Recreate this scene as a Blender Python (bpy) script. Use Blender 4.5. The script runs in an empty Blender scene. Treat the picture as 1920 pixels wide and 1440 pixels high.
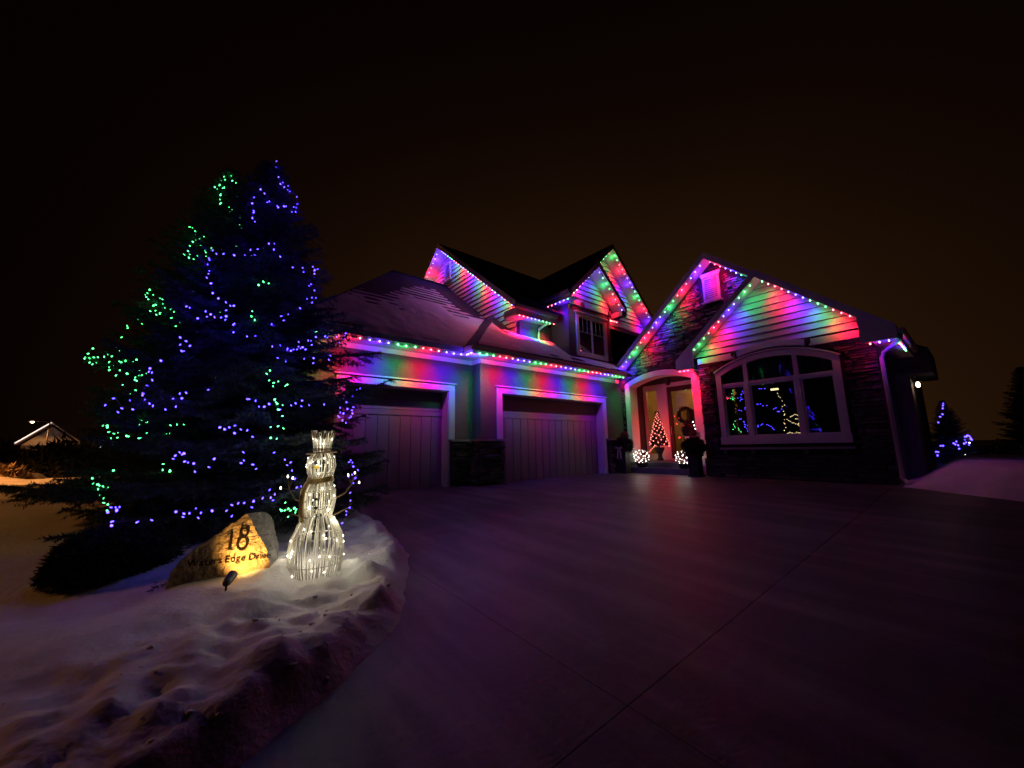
import bpy, math, random
import numpy as np
from mathutils import Vector, Matrix

random.seed(7)
rng = np.random.default_rng(11)
sc = bpy.context.scene
COL = sc.collection

# ------------------------------------------------------------------ camera
cam_data = bpy.data.cameras.new('camera')
cam = bpy.data.objects.new('camera', cam_data)
COL.objects.link(cam)
CAM = Vector((0.0, 0.0, 1.0))
CAM_R = Matrix(((0.63767, 0.13645, 0.75813), (0.77007, -0.08838, -0.63181), (-0.01920, 0.98670, -0.16143)))
cam.matrix_world = Matrix.Translation(CAM) @ CAM_R.to_4x4()
cam_data.sensor_width = 36.0
cam_data.lens = 36.0 * 722.0 / 1920.0
cam_data.clip_start = 0.05
cam_data.clip_end = 2000
sc.camera = cam

# ------------------------------------------------------------------ world: light-polluted night sky
world = bpy.data.worlds.new('World')
sc.world = world
world.use_nodes = True
nt = world.node_tree
nt.nodes.clear()
def N(t, **k):
    n = nt.nodes.new(t)
    for a, b in k.items():
        setattr(n, a, b)
    return n
tc = N('ShaderNodeTexCoord')
sep = N('ShaderNodeSeparateXYZ')
nt.links.new(tc.outputs['Generated'], sep.inputs[0])
inv = N('ShaderNodeMath', operation='SUBTRACT', use_clamp=True)
inv.inputs[0].default_value = 1.0
nt.links.new(sep.outputs['Z'], inv.inputs[1])
pw = N('ShaderNodeMath', operation='POWER')
nt.links.new(inv.outputs[0], pw.inputs[0])
pw.inputs[1].default_value = 1.6
dot = N('ShaderNodeVectorMath', operation='DOT_PRODUCT')
nt.links.new(tc.outputs['Generated'], dot.inputs[0])
dot.inputs[1].default_value = (-0.64, 0.75, 0.12)          # the town glow lies behind the house
mr = N('ShaderNodeMapRange')
mr.inputs['From Min'].default_value = 0.32
mr.inputs['From Max'].default_value = 1.0
mr.inputs['To Min'].default_value = 0.0
mr.inputs['To Max'].default_value = 1.0
nt.links.new(dot.outputs['Value'], mr.inputs['Value'])
pw2 = N('ShaderNodeMath', operation='POWER')
nt.links.new(mr.outputs[0], pw2.inputs[0])
pw2.inputs[1].default_value = 2.4
nz = N('ShaderNodeTexNoise')
nz.inputs['Scale'].default_value = 2.2
nz.inputs['Detail'].default_value = 4
nt.links.new(tc.outputs['Generated'], nz.inputs['Vector'])
nzm = N('ShaderNodeMapRange')
nzm.inputs['To Min'].default_value = 0.75
nzm.inputs['To Max'].default_value = 1.25
nt.links.new(nz.outputs['Fac'], nzm.inputs['Value'])
mul = N('ShaderNodeMath', operation='MULTIPLY')
nt.links.new(pw.outputs[0], mul.inputs[0])
nt.links.new(pw2.outputs[0], mul.inputs[1])
mul2 = N('ShaderNodeMath', operation='MULTIPLY')
nt.links.new(mul.outputs[0], mul2.inputs[0])
nt.links.new(nzm.outputs[0], mul2.inputs[1])
mix = N('ShaderNodeMix', data_type='RGBA')
nt.links.new(mul2.outputs[0], mix.inputs[0])
mix.inputs[6].default_value = (0.0016, 0.0005, 0.0004, 1)
mix.inputs[7].default_value = (0.045, 0.0182, 0.0058, 1)
bg = N('ShaderNodeBackground')
nt.links.new(mix.outputs[2], bg.inputs['Color'])
bg.inputs['Strength'].default_value = 1.0
ow = N('ShaderNodeOutputWorld')
nt.links.new(bg.outputs[0], ow.inputs['Surface'])

sc.view_settings.view_transform = 'Standard'
sc.view_settings.look = 'None'
sc.view_settings.exposure = 0.0
sc.view_settings.gamma = 1.0
sc.view_settings.use_curve_mapping = False
sc.render.engine = 'CYCLES'
sc.cycles.use_denoising = True
try:
    sc.cycles.denoiser = 'OPENIMAGEDENOISE'
    sc.cycles.use_light_tree = True
except Exception:
    pass
sc.cycles.use_adaptive_sampling = True
sc.cycles.adaptive_threshold = 0.025
sc.cycles.max_bounces = 5
sc.cycles.diffuse_bounces = 2
sc.cycles.glossy_bounces = 3
sc.cycles.transparent_max_bounces = 12
sc.cycles.sample_clamp_indirect = 3.0
sc.cycles.caustics_reflective = False
sc.cycles.caustics_refractive = False

# strengths of the lamps in watts; the street lamp is unseen, inferred from orange-lit snow
W_LED = 58.0
W_TREE = 0.16
W_SNOWMAN = 0.085
W_STREET = 5000.0

# ------------------------------------------------------------------ materials
MATS = {}
def mat(name, col, rough=0.7, var=0.0, scale=8.0, bump=0.0, bscale=None, col2=None, stretch=(1, 1, 1), metallic=0.0, spec=0.4, thr=None, bdist=0.02):
    """Principled material; colour drifts between col and col2 with a noise, plus a fine noise bump"""
    m = bpy.data.materials.new(name)
    m.use_nodes = True
    t = m.node_tree
    b = t.nodes['Principled BSDF']
    b.inputs['Roughness'].default_value = rough
    b.inputs['Metallic'].default_value = metallic
    b.inputs['Specular IOR Level'].default_value = spec
    b.inputs['Base Color'].default_value = (*col, 1)
    if var or bump or col2:
        geo = t.nodes.new('ShaderNodeNewGeometry')
        mp = t.nodes.new('ShaderNodeMapping')
        mp.inputs['Scale'].default_value = stretch
        t.links.new(geo.outputs['Position'], mp.inputs['Vector'])
    if var or col2:
        n = t.nodes.new('ShaderNodeTexNoise')
        n.inputs['Scale'].default_value = scale
        n.inputs['Detail'].default_value = 6
        n.inputs['Roughness'].default_value = 0.65
        t.links.new(mp.outputs[0], n.inputs['Vector'])
        r = t.nodes.new('ShaderNodeMapRange')
        lo, hi = thr if thr else (0.3, 0.7)
        r.inputs['From Min'].default_value = lo
        r.inputs['From Max'].default_value = hi
        t.links.new(n.outputs['Fac'], r.inputs['Value'])
        mx = t.nodes.new('ShaderNodeMix')
        mx.data_type = 'RGBA'
        t.links.new(r.outputs[0], mx.inputs[0])
        c2 = col2 if col2 else tuple(c * (1 - var) for c in col)
        mx.inputs[6].default_value = (*col, 1)
        mx.inputs[7].default_value = (*c2, 1)
        t.links.new(mx.outputs[2], b.inputs['Base Color'])
    if bump:
        n2 = t.nodes.new('ShaderNodeTexNoise')
        n2.inputs['Scale'].default_value = bscale or scale * 4
        n2.inputs['Detail'].default_value = 5
        t.links.new(mp.outputs[0], n2.inputs['Vector'])
        bp = t.nodes.new('ShaderNodeBump')
        bp.inputs['Strength'].default_value = bump
        bp.inputs['Distance'].default_value = bdist
        t.links.new(n2.outputs['Fac'], bp.inputs['Height'])
        t.links.new(bp.outputs[0], b.inputs['Normal'])
    MATS[name] = m
    return m

def emit(name, col, strength):
    m = bpy.data.materials.new(name)
    m.use_nodes = True
    t = m.node_tree
    t.nodes.clear()
    e = t.nodes.new('ShaderNodeEmission')
    e.inputs['Color'].default_value = (*col, 1)
    e.inputs['Strength'].default_value = strength
    o = t.nodes.new('ShaderNodeOutputMaterial')
    t.links.new(e.outputs[0], o.inputs['Surface'])
    m.cycles.emission_sampling = 'NONE'
    MATS[name] = m
    return m

mat('wall_paint', (0.105, 0.108, 0.108), 0.85, var=0.25, scale=3, bump=0.6, bscale=7, stretch=(1, 1, 9))
mat('trim_paint', (0.66, 0.64, 0.62), 0.5, var=0.08, scale=5, bump=0.08, bscale=30)
mat('siding_paint', (0.38, 0.38, 0.375), 0.55, var=0.15, scale=2.5, bump=0.15, bscale=9, stretch=(1, 1, 8))
mat('soffit_paint', (0.58, 0.57, 0.56), 0.6, var=0.08, scale=4)
mat('gutter_metal', (0.42, 0.40, 0.40), 0.4, var=0.1, scale=6)
mat('door_paint', (0.15, 0.135, 0.15), 0.55, var=0.12, scale=3, bump=0.12, bscale=14, stretch=(1, 1, 0.2))
mat('stone_dark', (0.085, 0.085, 0.082), 0.85, scale=5, bump=0.7, bscale=22, col2=(0.024, 0.024, 0.026))
mat('stone_mid', (0.17, 0.165, 0.15), 0.85, scale=6, bump=0.7, bscale=20, col2=(0.045, 0.043, 0.04))
mat('stone_warm', (0.13, 0.12, 0.10), 0.85, scale=4, bump=0.7, bscale=25, col2=(0.03, 0.03, 0.03))
mat('mortar_lap_shade', (0.018, 0.018, 0.018), 0.95, bump=0.5, bscale=30, var=0.2)
mat('cap_stone', (0.36, 0.34, 0.33), 0.8, var=0.3, scale=6, bump=0.3)
mat('shingle', (0.026, 0.025, 0.027), 0.9, scale=9, bump=0.9, bscale=26, col2=(0.013, 0.012, 0.014), stretch=(1, 1, 2))
mat('snow', (0.66, 0.65, 0.65), 0.65, scale=1.6, bump=0.5, bscale=26, col2=(0.46, 0.44, 0.43), spec=0.3)
mat('roof_snow', (0.80, 0.79, 0.82), 0.75, scale=2, bump=0.5, bscale=20, col2=(0.62, 0.61, 0.63), spec=0.3)
mat('dark_snow', (0.45, 0.44, 0.45), 0.8, scale=0.3, bump=0.5, bscale=2, col2=(0.25, 0.24, 0.24))
mat('asphalt', (0.05, 0.05, 0.052), 0.8, scale=1.2, bump=0.4, bscale=30, col2=(0.09, 0.09, 0.092))
mat('interior_dark', (0.03, 0.028, 0.027), 0.9)
mat('interior_warm', (0.55, 0.40, 0.2), 0.8, var=0.3, scale=2)
mat('bark', (0.06, 0.045, 0.035), 0.95, scale=12, bump=0.8, bscale=30, col2=(0.03, 0.022, 0.018))
mat('needle', (0.062, 0.088, 0.092), 0.65, scale=5, col2=(0.03, 0.048, 0.042), spec=0.25)
mat('shrub_leaf', (0.03, 0.036, 0.026), 0.8, scale=6, col2=(0.016, 0.02, 0.014))
mat('black_plastic', (0.015, 0.015, 0.016), 0.5)
mat('wire_green', (0.008, 0.014, 0.010), 0.7)
mat('planter', (0.014, 0.013, 0.013), 0.7, bump=0.3, bscale=15, var=0.3)
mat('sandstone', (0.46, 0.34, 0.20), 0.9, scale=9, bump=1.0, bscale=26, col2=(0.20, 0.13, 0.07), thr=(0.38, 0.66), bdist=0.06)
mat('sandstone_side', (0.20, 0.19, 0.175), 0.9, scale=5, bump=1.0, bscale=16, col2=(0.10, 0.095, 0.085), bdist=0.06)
mat('letter_paint', (0.010, 0.006, 0.004), 0.9, spec=0.1)
mat('twig_wicker', (0.80, 0.79, 0.72), 0.5, scale=30, col2=(0.62, 0.58, 0.48))
mat('twig_brown', (0.17, 0.105, 0.05), 0.8, scale=20, col2=(0.09, 0.055, 0.03))
mat('scarf_weave', (0.36, 0.25, 0.08), 0.7, scale=30, col2=(0.18, 0.12, 0.04))
mat('carrot', (0.65, 0.45, 0.04), 0.6)
mat('post_wood', (0.085, 0.058, 0.042), 0.85, scale=10, bump=0.5, col2=(0.05, 0.034, 0.026), stretch=(6, 6, 1))
mat('ribbon', (0.42, 0.36, 0.27), 0.6)
mat('berry_red', (0.22, 0.02, 0.03), 0.5)
mat('curtain', (0.16, 0.145, 0.14), 0.9)
mat('dry_grass', (0.16, 0.10, 0.05), 0.9, scale=3, col2=(0.30, 0.22, 0.14))

# driveway concrete: brushed slabs with frost dusting and wheel streaks along the way in
m = mat('concrete', (0.062, 0.059, 0.06), 0.47, scale=0.7, bump=0.14, bscale=40, col2=(0.15, 0.14, 0.145), stretch=(1.0, 0.45, 1), thr=(0.35, 0.68), spec=0.28)
t = m.node_tree
b = t.nodes['Principled BSDF']
src = b.inputs['Base Color'].links[0].from_socket
geo = t.nodes.new('ShaderNodeNewGeometry')
mp = t.nodes.new('ShaderNodeMapping')
mp.inputs['Rotation'].default_value = (0, 0, 0.55)
mp.inputs['Scale'].default_value = (0.5, 3.2, 1)
t.links.new(geo.outputs['Position'], mp.inputs['Vector'])
n = t.nodes.new('ShaderNodeTexNoise')
n.inputs['Scale'].default_value = 0.9
n.inputs['Detail'].default_value = 7
t.links.new(mp.outputs[0], n.inputs['Vector'])
r = t.nodes.new('ShaderNodeMapRange')
r.inputs['From Min'].default_value = 0.42
r.inputs['From Max'].default_value = 0.66
r.inputs['To Min'].default_value = 0.5
r.inputs['To Max'].default_value = 1.45
t.links.new(n.outputs['Fac'], r.inputs['Value'])
vm = t.nodes.new('ShaderNodeVectorMath')
vm.operation = 'SCALE'
t.links.new(src, vm.inputs[0])
t.links.new(r.outputs[0], vm.inputs['Scale'])
t.links.new(vm.outputs[0], b.inputs['Base Color'])

# window glass: clear pane with a mirror-like Fresnel sheen
g = bpy.data.materials.new('window_glass')
g.use_nodes = True
t = g.node_tree
t.nodes.clear()
fr = t.nodes.new('ShaderNodeFresnel')
fr.inputs['IOR'].default_value = 1.55
tr = t.nodes.new('ShaderNodeBsdfTransparent')
tr.inputs['Color'].default_value = (0.85, 0.86, 0.86, 1)
gl = t.nodes.new('ShaderNodeBsdfGlossy')
gl.inputs['Roughness'].default_value = 0.02
mx = t.nodes.new('ShaderNodeMixShader')
o = t.nodes.new('ShaderNodeOutputMaterial')
t.links.new(fr.outputs[0], mx.inputs[0])
t.links.new(tr.outputs[0], mx.inputs[1])
t.links.new(gl.outputs[0], mx.inputs[2])
t.links.new(mx.outputs[0], o.inputs['Surface'])
MATS['window_glass'] = g

RED, GREEN, BLUE = (1.0, 0.004, 0.045), (0.012, 0.85, 0.16), (0.085, 0.008, 1.0)
WARM = (1.0, 0.91, 0.68)
emit('led_red', (1.0, 0.12, 0.16), 20)
emit('led_green', (0.16, 1.0, 0.30), 15)
emit('led_blue', (0.22, 0.16, 1.0), 20)
emit('mini_green', (0.09, 1.0, 0.25), 7)
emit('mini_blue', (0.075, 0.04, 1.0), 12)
emit('mini_white', (1.0, 0.95, 0.85), 9)
emit('mini_warm', (1.0, 0.90, 0.65), 7)
emit('mini_red', (1.0, 0.20, 0.16), 5)
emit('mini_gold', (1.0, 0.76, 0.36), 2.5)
emit('sodium', (1.0, 0.62, 0.22), 14)
emit('lamp_white', (1.0, 0.72, 0.50), 10)
emit('rope_white', (1.0, 0.80, 0.66), 1.6)

# ------------------------------------------------------------------ helpers
def link(o, parent=None):
    COL.objects.link(o)
    if parent is not None:
        o.parent = parent
    return o

def tag(o, label=None, category=None, group=None, kind=None):
    if label: o['label'] = label
    if category: o['category'] = category
    if group: o['group'] = group
    if kind: o['kind'] = kind
    return o

def empty(name, loc, label=None, category=None, group=None):
    o = bpy.data.objects.new(name, None)
    o.location = loc
    o.empty_display_size = 0.1
    link(o)
    return tag(o, label, category, group)

class MB:
    """collects faces and links them as one mesh object; vertices are given in world space"""
    def __init__(self):
        self.v, self.f, self.mi = [], [], []
    def add(self, vs, fs, mi=0):
        k = len(self.v)
        self.v += [tuple(p) for p in vs]
        self.f += [tuple(i + k for i in q) for q in fs]
        self.mi += [mi] * len(fs)
        return self
    def box(self, x0, x1, y0, y1, z0, z1, mi=0):
        vs = [(x0, y0, z0), (x1, y0, z0), (x1, y1, z0), (x0, y1, z0), (x0, y0, z1), (x1, y0, z1), (x1, y1, z1), (x0, y1, z1)]
        return self.add(vs, [(0, 3, 2, 1), (4, 5, 6, 7), (0, 1, 5, 4), (1, 2, 6, 5), (2, 3, 7, 6), (3, 0, 4, 7)], mi)
    def prism(self, pts, vec, mi=0):
        n = len(pts)
        vec = Vector(vec)
        a = [Vector(p) for p in pts]
        vs = a + [p + vec for p in a]
        fs = [tuple(range(n))[::-1], tuple(range(n, 2 * n))]
        fs += [(i, (i + 1) % n, n + (i + 1) % n, n + i) for i in range(n)]
        return self.add(vs, fs, mi)
    def ring(self, outer, inner, vec, closed=False, mi=0):
        """band between two outlines of equal length, extruded by vec"""
        n = len(outer)
        vec = Vector(vec)
        O, I = [Vector(p) for p in outer], [Vector(p) for p in inner]
        vs = O + I + [p + vec for p in O] + [p + vec for p in I]
        fs = []
        for i in range(n if closed else n - 1):
            j = (i + 1) % n
            fs += [(i, j, n + j, n + i), (2 * n + i, 3 * n + i, 3 * n + j, 2 * n + j), (i, 2 * n + i, 2 * n + j, j), (n + i, n + j, 3 * n + j, 3 * n + i)]
        if not closed:
            for i in (0, n - 1):
                fs.append((i, n + i, 3 * n + i, 2 * n + i))
        return self.add(vs, fs, mi)
    def tube(self, pts, r, n=6, mi=0):
        pts = [Vector(p) for p in pts]
        m = len(pts)
        rs = r if isinstance(r, (list, tuple)) else [r] * m
        vs, fs = [], []
        for i, p in enumerate(pts):
            d = (pts[min(i + 1, m - 1)] - pts[max(i - 1, 0)])
            if d.length < 1e-9: d = Vector((0, 0, 1))
            d.normalize()
            a = d.cross(Vector((0.31, 0.17, 0.93)))
            if a.length < 1e-3: a = d.cross(Vector((1, 0, 0)))
            a.normalize()
            b = d.cross(a)
            for k in range(n):
                w = 2 * math.pi * k / n
                vs.append(p + (a * math.cos(w) + b * math.sin(w)) * rs[i])
        for i in range(m - 1):
            for k in range(n):
                fs.append((i * n + k, i * n + (k + 1) % n, (i + 1) * n + (k + 1) % n, (i + 1) * n + k))
        fs.append(tuple(range(n))[::-1])
        fs.append(tuple(range((m - 1) * n, m * n)))
        return self.add(vs, fs, mi)
    def lathe(self, prof, c, n=20, mi=0, sx=1.0, sy=1.0):
        c = Vector(c)
        vs, fs = [], []
        for r, z in prof:
            for k in range(n):
                w = 2 * math.pi * k / n
                vs.append(c + Vector((r * sx * math.cos(w), r * sy * math.sin(w), z)))
        for i in range(len(prof) - 1):
            for k in range(n):
                fs.append((i * n + k, i * n + (k + 1) % n, (i + 1) * n + (k + 1) % n, (i + 1) * n + k))
        fs.append(tuple(range(n))[::-1])
        fs.append(tuple(range((len(prof) - 1) * n, len(prof) * n)))
        return self.add(vs, fs, mi)
    def build(self, name, material, parent=None, smooth=False):
        off = root_loc(parent) if parent is not None else None
        me = bpy.data.meshes.new(name)
        v = self.v
        if off is not None and off.length > 0:
            v = [(p[0] - off[0], p[1] - off[1], p[2] - off[2]) for p in v]
        me.from_pydata(v, [], self.f)
        ms = material if isinstance(material, (list, tuple)) else [material]
        for q in ms:
            me.materials.append(MATS[q])
        if len(ms) > 1:
            me.polygons.foreach_set('material_index', self.mi)
        if smooth:
            me.polygons.foreach_set('use_smooth', [True] * len(me.polygons))
        me.update()
        return link(bpy.data.objects.new(name, me), parent)

def root_loc(p):
    while p.parent is not None: p = p.parent
    return Vector(p.location)

def fast_mesh(name, V, F, material, parent=None, smooth=False, off=None):
    """numpy vertices and equal-sized faces"""
    V = np.asarray(V, dtype=np.float64)
    if off is not None: V = V - np.asarray(off)
    F = np.asarray(F, dtype=np.int32)
    k = F.shape[1]
    me = bpy.data.meshes.new(name)
    me.vertices.add(len(V))
    me.vertices.foreach_set('co', V.astype(np.float32).ravel())
    me.loops.add(F.size)
    me.loops.foreach_set('vertex_index', F.ravel())
    me.polygons.add(len(F))
    me.polygons.foreach_set('loop_start', np.arange(0, F.size, k, dtype=np.int32))
    me.polygons.foreach_set('loop_total', np.full(len(F), k, dtype=np.int32))
    if smooth:
        me.polygons.foreach_set('use_smooth', np.ones(len(F), dtype=bool))
    me.materials.append(MATS[material])
    me.update(calc_edges=True)
    return link(bpy.data.objects.new(name, me), parent)

def lamp(name, loc, col, watts, radius=0.02, parent=None):
    l = bpy.data.lights.new(name, 'POINT')
    l.color = col
    l.energy = watts
    l.shadow_soft_size = radius
    o = bpy.data.objects.new(name, l)
    link(o, parent)
    o.location = Vector(loc) - (root_loc(parent) if parent is not None else Vector((0, 0, 0)))
    return o

# value noise on arrays
_perm = np.random.default_rng(3).random((256, 256))
def vnoise(x, y):
    xi, yi = np.floor(x).astype(int), np.floor(y).astype(int)
    fx, fy = x - xi, y - yi
    fx, fy = fx * fx * (3 - 2 * fx), fy * fy * (3 - 2 * fy)
    h = lambda a, b: _perm[a & 255, b & 255]
    return (h(xi, yi) * (1 - fx) + h(xi + 1, yi) * fx) * (1 - fy) + (h(xi, yi + 1) * (1 - fx) + h(xi + 1, yi + 1) * fx) * fy
def fbm(x, y, o=4):
    s, a, t = 0.0, 0.5, 0.0
    for i in range(o):
        s = s + a * vnoise(x * 2 ** i + 17.3 * i, y * 2 ** i + 5.1 * i)
        t += a
        a *= 0.5
    return s / t
def sstep(a, b, x):
    q = np.clip((x - a) / (b - a), 0, 1)
    return q * q * (3 - 2 * q)

def icobulb(r, l):
    """a small pear-shaped bulb mesh: radius r, length l, hanging down from the origin"""
    prof = [(r * 0.35, l * 0.55), (r * 0.8, l * 0.25), (r, -l * 0.1), (r * 0.75, -l * 0.4), (r * 0.2, -l * 0.55)]
    mb = MB().lathe(prof, (0, 0, 0), 7)
    return mb
BULB = {}
def bulb_mesh(material, r, l):
    key = (material, r, l)
    if key not in BULB:
        mb = icobulb(r, l)
        me = bpy.data.meshes.new('bulb')
        me.from_pydata(mb.v, [], mb.f)
        me.polygons.foreach_set('use_smooth', [True] * len(me.polygons))
        me.materials.append(MATS[material])
        BULB[key] = me
    return BULB[key]
def bulb(loc, material, parent, r=0.018, l=0.05, name='bulb', tilt=0.0):
    o = bpy.data.objects.new(name, bulb_mesh(material, r, l))
    link(o, parent)
    o.location = Vector(loc) - root_loc(parent)
    if tilt:
        o.rotation_euler = (random.uniform(-tilt, tilt), random.uniform(-tilt, tilt), random.uniform(0, 6))
    return o

# ------------------------------------------------------------------ ground
def zg_np(x, y):
    u = np.clip(x + 8.7, 0, 16)
    v = np.clip(12.4 - y, 0, 20)
    return -0.5 * u * v / (8.7 * 12.4)
def zg(x, y):
    return float(zg_np(np.float64(x), np.float64(y)))

# one sheet out to the horizon, falling away gently from the lot
rr = np.concatenate([np.linspace(0.5, 30, 60), np.geomspace(32, 900, 30)])
aa = np.linspace(0, 2 * np.pi, 97)[:-1]
R_, A_ = np.meshgrid(rr, aa, indexing='ij')
GX, GY = -3 + R_ * np.cos(A_), 4 + R_ * np.sin(A_)
GZ = zg_np(GX, GY) - 0.13 - 2.2 * sstep(24, 80, R_) + 0.5 * (fbm(GX * 0.03, GY * 0.03) - 0.5) * sstep(20, 60, R_)
V = np.stack([GX, GY, GZ], -1).reshape(-1, 3)
nr, na = R_.shape
i, j = np.meshgrid(np.arange(nr - 1), np.arange(na), indexing='ij')
F = np.stack([i * na + j, (i + 1) * na + j, (i + 1) * na + (j + 1) % na, i * na + (j + 1) % na], -1).reshape(-1, 4)
V = np.vstack([V, [[-3, 4, zg(-3, 4) - 0.13]]])
g0 = fast_mesh('ground', V, F, 'dark_snow', smooth=True)
tag(g0, kind='structure')

# driveway: a dark bed with single concrete slabs on it
XL = [-9.55, -5.04, -1.38, 2.28, 5.94, 9.6]
YL = [12.75, 9.1, 5.5, 1.9, -1.7, -5.3, -8.9]
def sheet(x0, x1, y0, y1, nx, ny, dz):
    vs, fs = [], []
    for a in range(nx + 1):
        for c in range(ny + 1):
            x, y = x0 + (x1 - x0) * a / nx, y0 + (y1 - y0) * c / ny
            vs.append((x, y, zg(x, y) + dz))
    for a in range(nx):
        for c in range(ny):
            k = a * (ny + 1) + c
            fs.append((k, k + ny + 1, k + ny + 2, k + 1))
    return vs, fs
vs, fs = sheet(-9.5, 9.6, -8.9, 12.7, 16, 16, -0.007)
drive = MB().add(vs, fs).build('driveway', 'concrete')
tag(drive, kind='structure')
for a in range(5):
    for c in range(6):
        x0, x1 = XL[a] + 0.0025, XL[a + 1] - 0.0025
        y1, y0 = YL[c] - 0.0025, YL[c + 1] + 0.0025
        vs, fs = sheet(x0, x1, y0, y1, 5, 5, 0.0)
        mb = MB().add(vs, fs)
        k = 6
        rim = [q * k for q in range(k)] + [(k - 1) * k + q for q in range(1, k)] + [q * k + k - 1 for q in range(k - 2, -1, -1)] + [q for q in range(k - 2, 0, -1)]
        low = [(vs[q][0], vs[q][1], vs[q][2] - 0.04) for q in rim]
        n0 = len(mb.v)
        mb.v += low
        L_ = len(rim)
        for q in range(L_):
            mb.f.append((rim[q], rim[(q + 1) % L_], n0 + (q + 1) % L_, n0 + q))
            mb.mi.append(0)
        mb.build('slab', 'concrete', drive, smooth=False)

# street beyond the yard
mb = MB()
for k in range(24):
    y0, y1 = -70 + k * 5, -65 + k * 5
    mb.add([(-24.2, y0, -0.085), (-16.2, y0, -0.085), (-16.2, y1, -0.085), (-24.2, y1, -0.085)], [(0, 1, 2, 3)])
tag(mb.build('road', 'asphalt'), kind='structure')

# planted bed and yard under ploughed snow; its kerb edge curves along the driveway
EDGE = [(-9.3, 1.95), (-7.56, 2.22), (-6.43, 2.31), (-5.1, 2.23), (-4.4, 2.08), (-3.8, 1.80), (-3.35, 1.56), (-3.0, 1.32), (-2.75, 1.08), (-2.5, 0.76), (-2.35, 0.45), (-2.22, 0.05), (-2.12, -0.5), (-2.05, -1.2), (-2.0, -2.2), (-1.95, -3.5), (-1.9, -8.5)]
def yard(x0, x1, y0, y1, step):
    xs, ys = np.arange(x0, x1 + step / 2, step), np.arange(y0, y1 + step / 2, step)
    X, Y = np.meshgrid(xs, ys, indexing='ij')
    D = np.full(X.shape, 1e9)
    inside = np.zeros(X.shape, bool)
    poly = EDGE + [(-60, -8.5), (-60, 1.95)]
    for k in range(len(EDGE) - 1):
        (ax, ay), (bx, by) = EDGE[k], EDGE[k + 1]
        dx, dy = bx - ax, by - ay
        q = np.clip(((X - ax) * dx + (Y - ay) * dy) / (dx * dx + dy * dy), 0, 1)
        D = np.minimum(D, np.hypot(X - ax - q * dx, Y - ay - q * dy))
    for k in range(len(poly)):
        (ax, ay), (bx, by) = poly[k], poly[(k + 1) % len(poly)]
        if ay != by:
            c = ((ay > Y) != (by > Y)) & (X < (bx - ax) * (Y - ay) / (by - ay) + ax)
            inside ^= c
    S = np.where(inside, D, -D) + 0.10 * (fbm(X * 3.1, Y * 3.1, 3) - 0.5)
    near = sstep(0.9, 0.0, Y)                                   # the bank grows towards the street side
    H = 0.12 * sstep(0.0, 0.20, S) + 0.05 * np.exp(-((S - 0.30) / 0.22) ** 2) + 0.06 * near * sstep(0.2, 0.8, S)
    # shovelled trough running in from the street between the bank and the planting
    tx, ty = X + 4.2, Y - 0.12
    along, across = tx * -0.55 + ty * -0.84, tx * 0.84 + ty * -0.55
    trough = sstep(-0.1, 0.7, along) * np.exp(-(across / (0.32 + 0.12 * along)) ** 2)
    H = H - 0.15 * trough * sstep(0.25, 0.8, S)
    rough = sstep(2.2, 0.3, S) * sstep(0.02, 0.25, S) * (1 - 0.75 * trough)
    lump = np.abs(fbm(X * 2.1 + 3, Y * 2.1 - 8, 4) - 0.5)
    H = H + rough * (0.20 * (fbm(X * 1.9, Y * 1.9, 3) - 0.5) + 0.20 * (lump - 0.1) + 0.10 * (fbm(X * 6.5, Y * 6.5, 3) - 0.5) + 0.028 * (fbm(X * 15, Y * 15, 2) - 0.5))
    H = H + 0.06 * (fbm(X * 0.7 + 9, Y * 0.7, 3) - 0.5) * sstep(0.3, 1.5, S)
    # foot prints and a drift thrown against the boulder
    for fx, fy, fr in ((-3.35, -0.95, 0.13), (-3.05, -0.35, 0.13), (-3.4, 0.55, 0.15), (-4.0, -1.35, 0.14), (-3.1, 0.75, 0.12), (-3.75, 1.25, 0.12)):
        H = H - 0.05 * np.exp(-(((X - fx) ** 2 + (Y - fy) ** 2) / fr ** 2) ** 1.5)
    H = H + 0.12 * np.exp(-((X + 4.45) ** 2 + (Y - 0.80) ** 2) / 0.09)
    Z = zg_np(X, Y) + H - 0.10 * sstep(0.02, -0.10, S)
    keep = (S[:-1, :-1] > -0.08) & (S[1:, 1:] > -0.08)
    return X, Y, Z, keep
def yard_z(x, y):
    _, _, Z, _ = yard(x, x, y, y, 1.0)
    return float(Z[0, 0])
X, Y, Z, keep = yard(-12.4, -1.8, -8.3, 2.5, 0.034)
nx, ny = X.shape
i, j = np.meshgrid(np.arange(nx - 1), np.arange(ny - 1), indexing='ij')
F = np.stack([i * ny + j, (i + 1) * ny + j, (i + 1) * ny + j + 1, i * ny + j + 1], -1)[keep]
y0 = fast_mesh('snowy_yard', np.stack([X, Y, Z], -1).reshape(-1, 3), F, 'snow', smooth=True)
tag(y0, kind='structure')

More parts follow.
